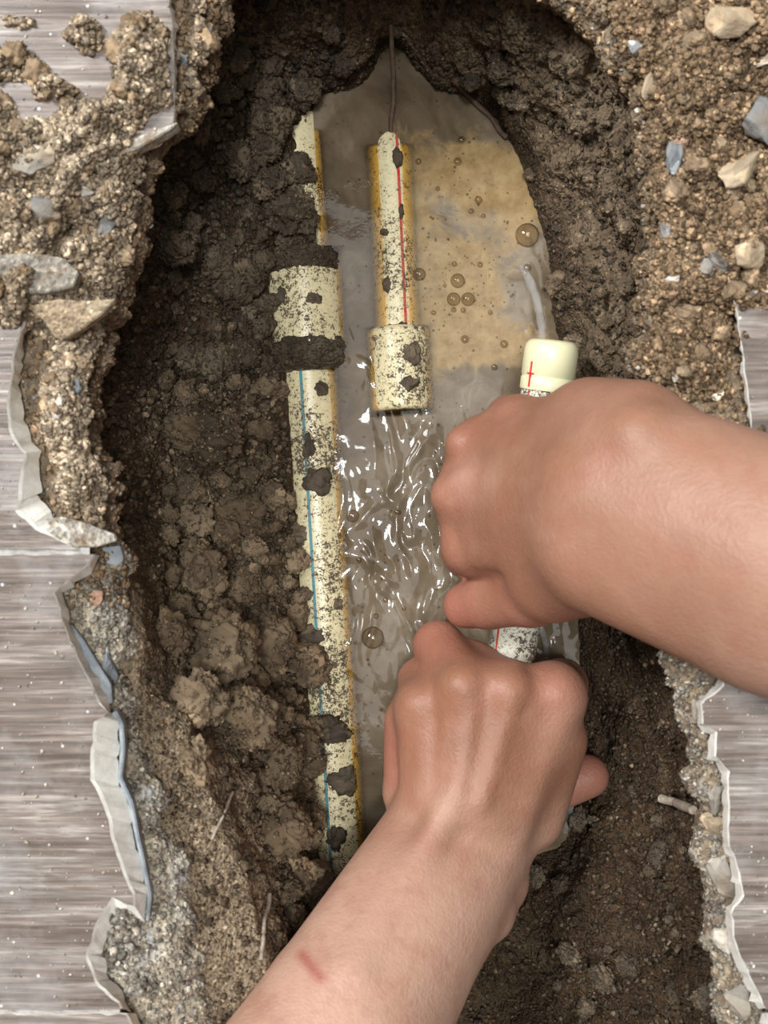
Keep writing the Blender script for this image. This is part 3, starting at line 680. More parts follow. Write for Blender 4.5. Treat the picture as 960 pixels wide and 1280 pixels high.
# arm coming in from the side
wr_u, wr_l = J(790, 572, 0, 20), J(752, 690, -3, 20)
fa_u, fa_l = J(960, 660, 24, 26), J(958, 756, 20, 25.5)
def extend(a_, b_, k, r): a_, b_ = np.array(a_), np.array(b_); e = b_+(b_-a_)*k; e[3] = r; return tuple(e)
el_u, el_l = extend(wr_u, fa_u, 3.0, 36), extend(wr_l, fa_l, 3.0, 34)
RI = [J(718, 672, -10, 13), J(592, 684, -58, 10.6)]; RM = [J(722, 632, -7, 13), J(580, 622, -56, 10.6)]
RR = [J(727, 592, -8, 13), J(598, 560, -57, 10.0)]; RP = [J(742, 540, -16, 13), J(650, 530, -54, 9.6)]
prims = [([wr_u, fa_u, el_u], 6), ([wr_l, fa_l, el_l], 16),
  ([J(770, 630, 2, 18), J(955, 705, 26, 24)], 10),
  (RI, 9), (RM, 10), (RR, 11), (RP, 11),
  ([J(735, 560, -20, 13), J(660, 560, -60, 11)], 8), ([J(740, 525, -20, 13.5), J(792, 545, -6, 17)], 10),
  ([J(720, 640, -24, 14), J(625, 620, -64, 10)], 8),
  ([J(735, 690, -14, 16), J(690, 715, -30, 14)], 8),
  ([RI[1], J(581, 688, -93, 9.2)], 4), ([J(581, 688, -93, 9.2), J(612, 700, -108, 8.2), J(650, 705, -106, 7.4)], 2),
  ([RM[1], J(571, 616, -92, 9.4)], 4), ([J(571, 616, -92, 9.4), J(605, 622, -108, 8.4), J(650, 628, -105, 7.4)], 2),
  ([RR[1], J(592, 553, -90, 9)], 4), ([J(592, 553, -90, 9), J(620, 560, -104, 8), J(660, 566, -102, 7.2)], 2),
  ([RP[1], J(635, 520, -82, 8)], 4), ([J(635, 520, -82, 8), J(655, 524, -95, 7), J(685, 530, -95, 6.4)], 2),
  ([J(728, 712, -22, 15), J(665, 742, -46, 11.6)], 9), ([J(665, 742, -46, 11.6), J(612, 752, -64, 10.2), J(582, 757, -72, 8.8)], 3),
  ([J(590, 655, -62, 9.5), J(593, 590, -62, 9.5)], 8), ([J(606, 560, -62, 8.6), J(645, 535, -58, 8.6)], 8), ([J(586, 690, -78, 8.6), J(584, 640, -80, 8.6)], 7),
  # knuckles, tendons, wrist bone
  ([J(558, 618, -52, 5)], 5), ([J(575, 553, -52, 5)], 5), ([J(574, 686, -55, 4.5)], 6), ([J(642, 524, -47, 4.2)], 6),
  ([J(576, 602, -47, 4.0), J(655, 601, -22.5, 3.4)], 4), ([J(600, 560, -46, 3.0), J(680, 575, -20.5, 2.6)], 4),
  ([J(600, 680, -50, 2.6), J(690, 662, -17, 2.4)], 5), ([J(800, 545, 15, 8)], 8)]
cre = [([J(575, 728, -52, 0), J(640, 716, -32, 0), J(700, 700, -6, 0)], 3.5, 1.0),
       ([J(742, 560, -3, 0), J(722, 620, 6, 0)], 2.0, .5), ([J(800, 585, 22, 0), J(875, 650, 40, 0), J(930, 660, 48, 0)], 1.6, .35),
       ([J(720, 640, 6, 0), J(800, 720, 14, 0)], 1.6, .3)]
v, q_ = build_limb(prims, 1.4, cre)
red = np.maximum(near(v, [(570, 612, -50, 14, .3), (588, 552, -52, 13, .28), (582, 686, -55, 14, .3), (582, 757, -70, 16, .7), (650, 742, -46, 20, .35), (645, 520, -50, 14, .4)]), .28*smooth01((-30-v[:, 2])/40))
pale = near(v, [(585, 600, -40, 8, .6), (630, 601, -30, 8, .4), (900, 640, 40, 45, .25), (770, 500, 0, 25, .2)])
pale = np.maximum(pale, .30*smooth01((v[:, 0]-62)/45))
o = obj('arm', mesh_data('arm', v-po, q_, [M['skin']], attrs={'red': red, 'pale': pale}), person); o['label'] = 'forearm from the side, thumb pressed along the pipe'

# arm coming in from below
fl_, fr_ = J(412, 1264, -24, 24.5), J(466, 1290, -26, 24)
wl_, wr_ = J(532, 1046, -66, 17.5), J(598, 1066, -66, 17.5)
LI = [J(628, 1018, -62, 12.5), J(690, 870, -66, 12.2)]; LM = [J(598, 1004, -57, 12.5), J(638, 868, -60, 11.4)]
LR = [J(567, 1000, -57, 12.5), J(582, 862, -60, 11.2)]; LP = [J(538, 1004, -64, 12), J(530, 886, -68, 10.4)]
prims = [([extend(wl_, fl_, .9, 33), fl_, wl_], 6), ([extend(wr_, fr_, .9, 33), fr_, wr_], 16), ([J(440, 1278, -18, 22), J(565, 1056, -62, 16)], 10),
  (LI, 9), (LM, 7), (LR, 7), (LP, 7),
  ([J(694, 925, -74, 12.4), J(663, 1020, -78, 13)], 9), ([J(640, 900, -72, 11), J(600, 1010, -74, 14)], 8),
  ([J(510, 900, -80, 9.4), J(508, 990, -84, 9.2), J(530, 1045, -76, 12)], 5),
  ([LI[1], J(702, 856, -92, 10.4)], 5), ([J(702, 856, -92, 10.4), J(680, 850, -112, 8.6), J(648, 860, -116, 7.6)], 2),
  ([LM[1], J(592, 832, -84, 9.6)], 6), ([J(592, 832, -84, 9.6), J(590, 850, -108, 8.6), J(620, 862, -116, 7.6)], 2),
  ([LR[1], J(548, 807, -84, 9.8)], 6), ([J(548, 807, -84, 9.8), J(560, 830, -110, 8.4), J(592, 850, -119, 7.4)], 2),
  ([LP[1], J(524, 850, -92, 8.4)], 5), ([J(524, 850, -92, 8.4), J(540, 870, -112, 7.6), J(566, 890, -120, 6.8)], 2),
  ([J(612, 1060, -74, 14), J(620, 1100, -78, 12.4), J(606, 1140, -66, 11), J(560, 1160, -56, 14)], 9),
  ([J(635, 1050, -84, 11), J(662, 996, -96, 10), J(734, 970, -98, 8.9)], 3),
  ([J(634, 862, -52, 5)], 6), ([J(578, 856, -52, 5)], 6), ([J(694, 862, -58, 5)], 6), ([J(527, 880, -62, 4.4)], 6),
  ([J(590, 880, -51, 2.6), J(572, 990, -45.5, 2.6)], 5), ([J(634, 885, -50.5, 2.4), J(600, 1000, -45.5, 2.4)], 5), ([J(535, 900, -60, 2.6), J(535, 1000, -54, 2.8)], 5),
  ([J(560, 1010, -47, 3.4), J(500, 1120, -34, 3.6), J(440, 1215, -10, 4)], 8)]
cre = [([J(514, 880, -66, 0), J(512, 990, -72, 0)], 2.2, 1.1), ([J(545, 900, -54, 0), J(545, 985, -50, 0)], 2.6, .5), ([J(664, 838, -56, 0), J(655, 890, -50, 0)], 4, 1.0), ([J(608, 862, -48, 0), J(596, 900, -46, 0)], 4, .45)]
v, q_ = build_limb(prims, 1.4, cre)
red = np.maximum(near(v, [(694, 862, -56, 14, .35), (735, 969, -98, 22, .6), (618, 1108, -84, 20, .55), (548, 807, -80, 18, .45), (592, 832, -78, 16, .35), (510, 940, -78, 18, .45), (382, 1203, -4, 4.2, .55), (390, 1216, -4, 3.4, .5)]), .28*smooth01((-60-v[:, 2])/40))
vpx = 480+v[:, 0]*FPX/(CAMZ-v[:, 2]); vpy = 640-v[:, 1]*FPX/(CAMZ-v[:, 2])      # a small graze on the forearm skin
sgm = np.clip(((vpx-378)*22+(vpy-1194)*28)/(22*22+28*28), 0, 1); red = np.maximum(red, .9*np.exp(-(((vpx-378-22*sgm)**2+(vpy-1194-28*sgm)**2)/60.))*(v[:, 2] > -65))
pale = near(v, [(560, 1010, -46, 14, .4), (500, 1120, -30, 20, .5), (440, 1215, -8, 26, .5), (712, 890, -58, 13, .35)])
pale = np.maximum(pale, .72*smooth01((-92-v[:, 1])/50))
o = obj('arm', mesh_data('arm', v-po, q_, [M['skin']], attrs={'red': red, 'pale': pale}), person); o['label'] = 'forearm from below, fist closed over the pipe, thumb tip showing'

# ------------------------------------------------------------------ soil heaped on the floor
rim_poly = [tuple(x[:2]) for x in resample(rim, 500)+ragged(500)]
def tilebase(x, y, polys):
    b = np.zeros(len(x), bool)
    for p in polys: b |= inside([tuple(P(a_, c_, 0)[:2]) for a_, c_ in p], x, y)
    return b
def heap(name, x0, x1, y0, y1, blobs, polys, label, step=1.5, mat_='dry'):
    gx = np.arange(x0, x1, step); gy = np.arange(y0, y1, step); X, Y = np.meshgrid(gx, gy, indexing='ij'); px, py = X.ravel(), Y.ravel()
    w = P(px, py, 0.0); base = np.where(tilebase(w[:, 0], w[:, 1], polys), 0., -9.5)
    H = np.zeros(len(px))
    wx = px+9*perlin(np.stack([px/30, py/30, 0*px+1], 1)); wy = py+9*perlin(np.stack([px/30, py/30, 0*px+9], 1))
    for (cx, cy, rx, ry, h_) in blobs: H = np.maximum(H, h_*np.exp(-(((wx-cx)/rx)**2+((wy-cy)/ry)**2)**1.5))
    q3 = np.stack([w[:, 0], w[:, 1], 0*px], 1)
    rgh = 5.0*fbm(q3, 19, 5, .6)+4.4*(.55-cell(q3/8.0+3))+2.2*(.5-cell(q3/3.0+1))
    H = H+rgh*np.clip(H/4, 0, 1)
    # slump at the trench rim
    rp = np.array(rim_poly); inr = inside(rim_poly, w[:, 0], w[:, 1]); dist = np.full(len(px), 99.)
    for k in range(0, len(rp)): dist = np.minimum(dist, (w[:, 0]-rp[k, 0])**2+(w[:, 1]-rp[k, 1])**2)
    dist = np.sqrt(dist)*np.where(inr, -1, 1); H = H*smooth01((dist+2.5)/7.0)
    bs = base.reshape(X.shape)
    for _ in range(10): bs[1:-1, 1:-1] = (bs[1:-1, 1:-1]*2+bs[:-2, 1:-1]+bs[2:, 1:-1]+bs[1:-1, :-2]+bs[1:-1, 2:])/6
    bs = bs.ravel(); z = np.maximum(bs, -11)+H-1.4
    keep = (H > 1.1) & (dist > -3)
    f = grid_faces(len(gx), len(gy)); f = f[keep[f].all(1)]
    vz = np.stack([w[:, 0], w[:, 1], z], 1)
    us = np.unique(f); rm = np.full(len(vz), -1); rm[us] = np.arange(len(us))
    me = mesh_data(name, vz[us], rm[f], [M[mat_]])
    o = obj(name, me); tag(o, label, 'soil', kind='stuff')
    if me.polygons[0].normal.z < 0: me.flip_normals()
    o['_v'] = 0; del o['_v']; HEAPS[name+str(len(HEAPS))] = o
    return vz[us]
HEAPS = {}
HL = heap('soil_heap', -60, 300, -60, 470, [(172,75,30,52,10),(178,128,36,30,10),(120,158,45,22,8),(12,82,38,15,6),(72,112,24,12,5),(108,48,24,18,7),(22,30,16,9,4),(40,200,70,36,11),(110,240,56,46,12),(20,290,50,45,10),(110,320,48,42,11),(60,370,70,36,9),(150,218,26,36,9),(-30,150,40,30,7),(246,60,15,70,7),(238,130,12,26,6),(90,430,34,28,7),(75,500,26,36,6)],
  [polyA], 'loose crumbly tan soil heaped over the upper tile beside the trench', mat_='drytan')
HL2 = heap('soil_heap', 30, 150, 440, 660, [(85,470,34,40,8),(80,530,32,45,8),(95,605,30,32,9),(110,640,20,20,5)], [polyA], 'narrow band of crumbly soil between chipped tile and trench', mat_='drytan')
HR = heap('soil_heap', 690, 1060, -60, 560, [(880,90,110,110,8),(840,30,70,60,6),(930,30,60,50,9),(900,200,60,60,8),(860,260,40,60,7),(925,290,60,60,10),(880,340,60,50,8),(850,420,50,60,6),(880,450,40,60,6),(860,510,40,30,5),(990,150,60,120,8),(960,330,50,45,8),(760,30,40,30,4),(905,420,25,28,6),(935,540,20,16,3)],
  [polyD], 'loose crumbly brown soil and rubble heaped above the forearm')
HB = heap('soil_heap', 60, 300, 1090, 1320, [(148,1150,24,24,6),(142,1200,24,34,6),(165,1240,18,20,4)], [polyB], 'dirty clump of soil and grout on the chipped tile corner', mat_='concrete')

# crumbs: joined tiny lumps, too many to count
def crumbs(name, pts, rad, m_, label, lift=.35, parent=None, dk=-.55):
    v0, f0 = ICO1; n = len(pts); k = len(v0)
    sc = rad[:, None, None]*(1+.35*rng.normal(size=(n, k, 1)).clip(-1.6, 1.6)*.7)*(.75+.5*rng.random((n, 1, 3)))
    an = rng.random(n)*6.283; ca, sa = np.cos(an), np.sin(an)
    vv = v0[None]*sc; x = vv[..., 0]*ca[:, None]-vv[..., 1]*sa[:, None]; y = vv[..., 0]*sa[:, None]+vv[..., 1]*ca[:, None]
    vv = np.stack([x, y, vv[..., 2]*.85], -1)+pts[:, None]+np.array([0, 0, 1.])*(rad*lift)[:, None, None]
    ff_ = (f0[None]+(np.arange(n)*k)[:, None, None]).reshape(-1, 3)
    return tag(obj(name, mesh_data(name, vv.reshape(-1, 3), ff_, [m_], smooth=True, attrs={'tone': np.repeat(np.where(rng.random(n) < .08, 1.0, rng.uniform(dk, .4, n)), k)}), parent), label, None, kind='stuff')
def pick(V, n): return V[rng.integers(0, len(V), n)]
def rad_(n, lo, hi, p=2.2): return lo+(hi-lo)*rng.random(n)**p
for hp, (V, n, lab) in zip(HEAPS.values(), ((HL, 19000, 'tan soil crumbs covering the heap on the upper tile'), (HL2, 4200, 'soil crumbs on the narrow band beside the chipped tile'), (HR, 22000, 'brown soil crumbs covering the rubble heap above the forearm'), (HB, 900, 'grit on the dirty clump at the tile corner'))):
    crumbs('soil_crumbs', pick(V, n), rad_(n, .24, 1.35, 3.2), hp.data.materials[0], lab, parent=hp)
# crumbs in the trench (by area: rows are unevenly dense, so weigh by cell size)
du = np.linalg.norm(np.roll(G, -1, 0)-G, axis=2); dvv = np.linalg.norm(np.gradient(G, axis=1), axis=2); wgt = (du*dvv).reshape(-1)
above = GP[:, 2] > ZW+1.0; inview = (Gpx > -20) & (Gpx < 980) & (Gpy > -40) & (Gpy < 1320)
on_pipe = np.zeros(len(GP), bool)
for (p0, p1, r) in PIPES:
    a_, b_ = P(*p0)[:2], P(*p1)[:2]; ab = b_-a_; t = np.clip(((GP[:, :2]-a_)@ab)/(ab@ab), 0, 1); on_pipe |= np.linalg.norm(GP[:, :2]-a_-t[:, None]*ab, axis=1) < r*.75
def choose(mask, n):
    k = np.where(mask)[0]; p = wgt[k]/wgt[k].sum(); return k[np.searchsorted(np.cumsum(p), rng.random(n)).clip(0, len(k)-1)]
lf = (Gpx < 430); ok = above & inview & ~on_pipe
sand = (Gpy > 690) & (GP[:, 2] > -52) & lf
k = choose(ok & sand, 7000); crumbs('sand_grains', GP[k], rad_(7000, .16, .62, 2.5), M['ground'], 'fine sandy grains on the dry slope under the broad tile edge', parent=ground)
k = choose(ok & lf & (~sand | (rng.random(len(GP)) < .12)) & (Gpy > 480), 11000); crumbs('soil_crumbs', GP[k], rad_(11000, .3, 2.0, 3.0), M['clod'], 'dark soil crumbs strewn over the bank beside the long pipe', parent=ground)
k = choose(ok & lf & (Gpy <= 500), 8500); crumbs('soil_crumbs', GP[k], rad_(8500, .3, 2.0, 3.0), M['damp_shade'], 'soil crumbs coloured dark for shade, strewn over the far bank', parent=ground)
k = choose(ok & ~lf, 11000); crumbs('soil_crumbs', GP[k], rad_(11000, .3, 1.3, 3), M['damp_shade'], 'dark soil crumbs strewn over the far and side walls of the trench', parent=ground)
# grit on the screed and on the tiles
fpx = 480+ff[:, 0]*FPX/(CAMZ-ff[:, 2]); fpy = 640-ff[:, 1]*FPX/(CAMZ-ff[:, 2])
vis = (fpx > -10) & (fpx < 970) & (fpy > -20) & (fpy < 1300) & (ff[:, 2] > -24)
sel = np.where(vis & ((fpx > 480) & (fpy > 760) | (fpx < 480) & (fpy > 660) | (rng.random(len(ff)) < .12)))[0]; sel2 = np.where(vis & (fpy < 760))[0]
crumbs('soil_crumbs', ff[rng.choice(sel2, 12000)], rad_(12000, .24, 1.4, 2.8), M['dry'], 'brown soil crumbs trodden along the rim of the screed', parent=fl)
crumbs('grit', ff[rng.choice(sel, 12000)], rad_(12000, .22, 1.1, 3), M['concrete'], 'grey sandy grit lying along the broken screed', parent=fl)
tp = []
for poly in (polyA, polyB, polyE, polyD):
    xs = rng.uniform(-20, 980, 5000); ys = rng.uniform(-20, 1300, 5000); i_ = inside(poly, xs, ys); tp.append(P(xs[i_], ys[i_], 0.0))
tp = np.vstack(tp); tp = tp[rng.permutation(len(tp))[:1500]]
crumbs('grit', tp, rad_(len(tp), .16, .62, 4), M['pale'], 'pale specks of cement scattered on the tiles', .3, fl)

# ------------------------------------------------------------------ clods, stones, chips: things one can count
def clod_mesh(seed, sub=ICO3, jag=.22):
    v, f = sub; off = seed*13.7
    u_ = v+.25*np.stack([perlin(v*2+off), perlin(v*2+off+9), perlin(v*2+off+21)], 1)
    r = 1+jag*1.3*fbm(v*1.0+off, 1, 3, .6)+.42*(.6-cell(u_*1.7+off))+.26*(.5-cell(u_*3.9+off))+.15*(.5-cell(u_*7.5+off))+.09*(.5-cell(u_*15+off))
    return v*r[:, None]*np.array([1, .85+.2*math.sin(seed), .78]), f
def stone_mesh(seed, cuts=9, flat=1.0, sub=ICO4):
    r_ = np.random.default_rng(seed); v = sub[0].copy()*1.25
    for _ in range(cuts):
        n_ = r_.normal(size=3); n_ /= np.linalg.norm(n_); d_ = r_.uniform(.55, .9); t = v@n_; v = v-n_*np.maximum(t-d_, 0)[:, None]*.95
    v = v*(1+.10*fbm(v*1.6+seed, 1, 5, .65)-.06*cell(v*4+seed))[:, None]; v[:, 2] *= flat; return v, sub[1]
CL = [mesh_data('soil_clod', *clod_mesh(s, ICO5), [M['clod']]) for s in range(14)]
CL_DARK = [mesh_data('soil_clod', *clod_mesh(s, ICO5), [M['damp_shade']]) for s in range(5)]
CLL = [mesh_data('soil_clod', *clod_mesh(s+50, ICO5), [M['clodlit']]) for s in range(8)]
CLD = [mesh_data('dry_clod', *clod_mesh(s+30, ICO4), [M['dryclod']]) for s in range(10)]
def put(name, me, pos, size, rot, label, cat, group=None):
    o = bpy.data.objects.new(name, me); COL.objects.link(o)
    o.location = [c*.001 for c in pos]; o.scale = size if hasattr(size, '__len__') else (size,)*3
    o.rotation_euler = rot; return tag(o, label, cat, group)
def rrot(): return (random.uniform(-.5, .5), random.uniform(-.5, .5), random.uniform(0, 6.28))
placed = []
dusted = []
def scatter(mask, n, lo, hi, name, meshes, label, group, p=2.0, sink=.25, gap=.8):
    ks = choose(mask, n*6); c = 0
    for k in ks:
        if c >= n: break
        s = lo+(hi-lo)*random.random()**p; x = GP[k]
        if any((x[0]-a_)**2+(x[1]-b_)**2+(x[2]-d_)**2 < (gap*(s+e))**2 for a_, b_, d_, e in placed): continue
        placed.append((*x, s)); c += 1
        dusted.append((put(name, random.choice(meshes), x+GNf[k]*s*(.75-sink), s, rrot(), label, 'soil clod', group), meshes is CL_DARK))
# named big clods first (px, py, radius mm, label)
BIG = [(350,158,9,'rounded dark clod beside the far end of the long pipe'),(332,118,7,'dark clod under the far rim above the rounded clod'),
 (352,268,10,'lumpy dark clod leaning on the long pipe above its coupling'),(300,350,9,'dim clod deep beside the coupling'),
 (270,330,8,'dim clod at the foot of the undercut wall'),(262,550,13,'broad flat soil lump sticking out in mid bank'),
 (300,640,9,'dark soil lump below the broad flat lump'),(250,720,9,'soil lump at the dark hollow of the bank'),
 (215,800,8,'rough soil lump below the dark hollow'),(270,810,12,'large crumbly clod in the lit part of the bank'),
 (330,800,9,'crumbly clod touching the long pipe near its middle'),(240,885,9,'crumbly clod over the sandy slope'),
 (310,900,11,'big crumbly clod in the lower bank'),(240,950,7,'small clod perched on the sandy slope'),
 (345,950,9,'clod wedged against the lower pipe'),(350,1035,9,'greyish gritty clod against the lower pipe'),
 (365,1085,7.5,'pale grey clod near the buried end of the long pipe'),(366,212,6,'dark clod half covering the upper pipe edge'),(362,300,6.5,'dark clod against the pipe just above the coupling'),(330,1010,7,'dark clod beside the greyish gritty clod')]
for i, (x, y, s, lab) in enumerate(BIG):
    p, n_ = ground_at(x, y); placed.append((*p, s)); dusted.append((put('soil_clod', CLL[i % 8] if y > 690 else (CL_DARK[i % 5] if y < 420 else CL[i % 14]), p+n_*s*.5, s*1.08, rrot(), lab, 'soil clod'), y < 420))
pxm = Gpx
for ya, yb, n_, lab, grp in [(90, 300, 26, 'small dark clod in the gloom beside the far part of the long pipe', 'small clods beside the far part of the pipe'),
   (300, 470, 24, 'small dark clod on the bank beside the pipe coupling', 'small clods beside the coupling'), (470, 640, 30, 'small dark clod around the broad flat lump in mid bank', 'small clods in mid bank'),
   (640, 800, 34, 'small brown clod below the dark hollow of the bank', 'small clods below the hollow'), (800, 960, 36, 'small lit clod on the crumbly bank above the twigs', 'small clods above the twigs'), (960, 1190, 30, 'small clod around the twigs on the lower bank', 'small clods around the twigs')]:
    scatter(ok & (pxm < 388) & (pxm > np.where(Gpy > 850, 225+(Gpy-850)*.25, 200)) & (Gpy > ya) & (Gpy <= yb) & (GP[:, 2] < -60) & ~on_pipe, n_, 2.4, 8.5, 'soil_clod', CLL if ya >= 640 else (CL_DARK if ya < 470 else CL), lab, grp, p=1.7, gap=.62, sink=.3)
scatter(ok & (pxm > 640) & (Gpy < 480), 28, 1.8, 5.5, 'soil_clod', CL, 'small brown soil clod stuck to the lit side wall of the trench', 'small clods on the lit trench wall', sink=.45)
scatter(ok & (pxm > 600) & (Gpy > 960), 30, 2.0, 6.5, 'soil_clod', CL_DARK, 'small dark soil clod on the shaded bank below the hands', 'small clods on the shaded lower bank', sink=.4)
scatter(ok & (pxm > 260) & (pxm < 660) & (Gpy < 170), 18, 2.5, 6.5, 'soil_clod', CL_DARK, 'small dark soil clod under the far rim of the trench', 'small clods below the far rim')
# finer crumbs clinging to those clods
def cling(objs, mt, per, label):
    out, rad = [], []
    for o in objs:
        v = np.empty(len(o.data.vertices)*3, np.float32); o.data.vertices.foreach_get('co', v); v = v.reshape(-1, 3)
        R3 = np.array(o.rotation_euler.to_matrix()); w_ = (v*np.array(o.scale)) @ R3.T; sz = o.scale[0]
        k = np.where(w_[:, 2] > -.1*sz*.001)[0]; k = k[rng.integers(0, len(k), int(per*sz*sz))]
        out.append((w_[k]+np.array(o.location))*1000); rad.append(rad_(len(k), .22, min(1.0, .2+.12*sz), 2.2))
    crumbs('soil_crumbs', np.vstack(out), np.concatenate(rad), mt, label, .1, ground, -.2)
cling([o for o, is_dark in dusted if not is_dark], M['clod'], 2.6, 'fine crumbs clinging to the loose clods of the bank')
cling([o for o, is_dark in dusted if is_dark], M['damp_shade'], 4.2, 'fine crumbs clinging to the moist and shade-darkened clods')
# dry clods on the heaps
def scatter_on(V, n, lo, hi, label, group, xr=None):
    c = 0; loc = []
    while c < n:
        x = V[rng.integers(len(V))]; s = lo+(hi-lo)*random.random()**2.2
        vx = 480+x[0]*FPX/(CAMZ-x[2]); vy = 640-x[1]*FPX/(CAMZ-x[2])
        c += 1
        if not (-10 < vx < 970 and -20 < vy < 1290) or any((x[0]-a_)**2+(x[1]-b_)**2 < (s+e)**2*.7 for a_, b_, e in loc): continue
        loc.append((x[0], x[1], s)); put('dry_clod', random.choice(CLD), x+np.array([0, 0, s*.2]), s, rrot(), label, 'soil clod', group)
scatter_on(HL, 75, 1.3, 4.2, 'small tan crumbly clod on the soil heaped over the upper tile', 'tan clods on the upper tile heap')
scatter_on(HL2, 14, 1.2, 3.4, 'small tan clod on the soil band beside the chipped tile', 'tan clods beside the chipped tile')
scatter_on(HR, 80, 1.3, 4.2, 'small brown crumbly clod on the rubble heap above the forearm', 'brown clods on the rubble heap')

heaps = np.vstack([HL, HL2, HR, HB]); hpx = 480+heaps[:, 0]*FPX/(CAMZ-heaps[:, 2]); hpy = 640-heaps[:, 1]*FPX/(CAMZ-heaps[:, 2])
allp = np.vstack([heaps, ff, GP, tp]); apx = np.concatenate([hpx, fpx, Gpx, 480+tp[:, 0]*FPX/CAMZ]); apy = np.concatenate([hpy, fpy, Gpy, 640-tp[:, 1]*FPX/CAMZ])
def top_at(x, y, r=4):
    n_ = np.where((apx-x)**2+(apy-y)**2 < r*r)[0]
    if len(n_) == 0: n_ = [np.argmin((apx-x)**2+(apy-y)**2)]
    return allp[n_[np.argmax(allp[n_, 2])]]
# stones: px, py, half sizes mm (x,y,z), turn, material, name, label
STN = [(946,150,8,11,6,.3,'grey','concrete_chunk','large grey concrete chunk at the picture edge on the rubble'),
 (915,26,9,6,5,.2,'tan','stone','big tan stone near the top of the rubble heap'),
 (952,80,6,2.6,2,.5,'pale','tile_shard','pale pinkish tile shard standing in the rubble'),
 (809,108,2.6,5.6,3,.1,'tan','stone','pointed yellowish stone on the trench rim'),
 (851,180,4.2,3.6,2.4,.6,'pink','stone','reddish stone lying above the bluish stones'),
 (838,196,3.4,7,2.6,.15,'blue','stone','long bluish stone set in the rim concrete'),
 (834,286,3.2,4.4,2.4,.5,'blue','stone','small bluish stone lower on the rim'),
 (922,215,9,7,5,.8,'tan','stone','crumbly tan stone below the concrete chunk'),
 (915,243,3.4,3.6,2.6,.3,'tan','stone','small yellowish stone under the crumbly tan stone'),
 (943,318,6,5,4,.4,'tan','stone','rounded tan stone at the edge over the tile strip'),
 (899,330,5,3.6,3,.1,'grey','stone','grey rounded pebble in the rubble'),
 (882,332,3.2,3,2.2,.9,'grey','stone','small grey stone beside the grey pebble'),
 (858,463,3.8,3.4,2.2,.6,'tan','stone','split yellowish chip on the rim above the wrist'),
 (847,466,1.6,4.2,1.6,.2,'pale','stone','thin cream sliver next to the split chip'),
 (898,496,3.4,2.6,1.6,.7,'pale','tile_shard','small white tile shard near the wrist'),
 (838,350,2.2,2.2,1.5,.2,'pale','stone','tiny pale stone midway down the rim'),
 (843,368,3,2,1.6,.5,'pink','stone','tiny reddish stone midway down the rim'),
 (872,56,5,4,3,.4,'tan','stone','tan stone left of the big tan stone'),
 (795,60,3.4,4,2.6,.4,'grey','stone','grey stone on the far rim corner'),
 (45,196,7.5,5,4,.3,'concrete','concrete_chunk','greyish lump of concrete in the heap on the upper tile'),
 (65,260,7,5,3.4,.5,'grey','concrete_chunk','dark grey concrete piece in the middle of the tan heap'),
 (108,240,6,2,1.6,.25,'pale','tile_shard','narrow cream tile shard lying on the tan heap'),
 (131,236,3.2,2.6,1.6,.7,'pale','tile_shard','short cream tile shard at the end of the narrow one'),
 (72,505,2,6,1.8,.2,'pale','tile_shard','upright cream shard in the soil band'),
 (48,536,3.6,1.8,1.4,.7,'pink','tile_shard','pinkish shard next to the chipped tile edge'),
 (95,480,2.6,4,2.4,.4,'blue','stone','bluish stone at the rim beside the soil band'),
 (132,280,4,5,3,.4,'grey','stone','dark stone at the rim beside the tan heap'),
 (262,52,3.2,5,2.6,.1,'blue','stone','bluish stone on the rim beside the cut tile'),
 (232,78,4,2.6,2.2,.4,'blue','stone','bluish flat stone against the cut tile edge'),
 (880,885,4.5,6,3.6,.2,'pale','stone','whitish broken mortar lump beside the dusty tile'),
 (893,990,4.5,7,3.6,.2,'concrete','concrete_chunk','grey mortar lump under the dusty tile edge'),
 (902,1100,6,8,4,.5,'concrete','concrete_chunk','sandy concrete lump jutting from the lower rim'),
 (908,1170,5,6,3.4,.1,'pale','stone','pale mortar lump low on the rim'),
 (925,1248,6.5,7.5,4,.3,'concrete','concrete_chunk','speckled concrete lump at the bottom corner'),
 (890,1030,5,5,4,.6,'tan','stone','tan stone set in the lower rim'),
 (135,840,4,7,2.4,.4,'blue','stone','smooth bluish adhesive lump beside the big chipped tile'),
 (122,745,4.4,3.4,2.4,.4,'pink','stone','rusty brown stone in the notch of the chipped tile')]
for i, (x, y, a_, b_, c_, t_, mk, nm, lab) in enumerate(STN):
    me = mesh_data(nm, *stone_mesh(i+5, 10 if nm != 'tile_shard' else 14), [M[mk]]); p = top_at(x, y)
    put(nm, me, p+np.array([0, 0, -c_*.15]), (a_*.85, b_*.85, c_*.9), (random.uniform(-.15, .15), random.uniform(-.15, .15), t_*1.5-.5), lab, 'stone' if nm == 'stone' else ('tile shard' if nm == 'tile_shard' else 'concrete chunk'))

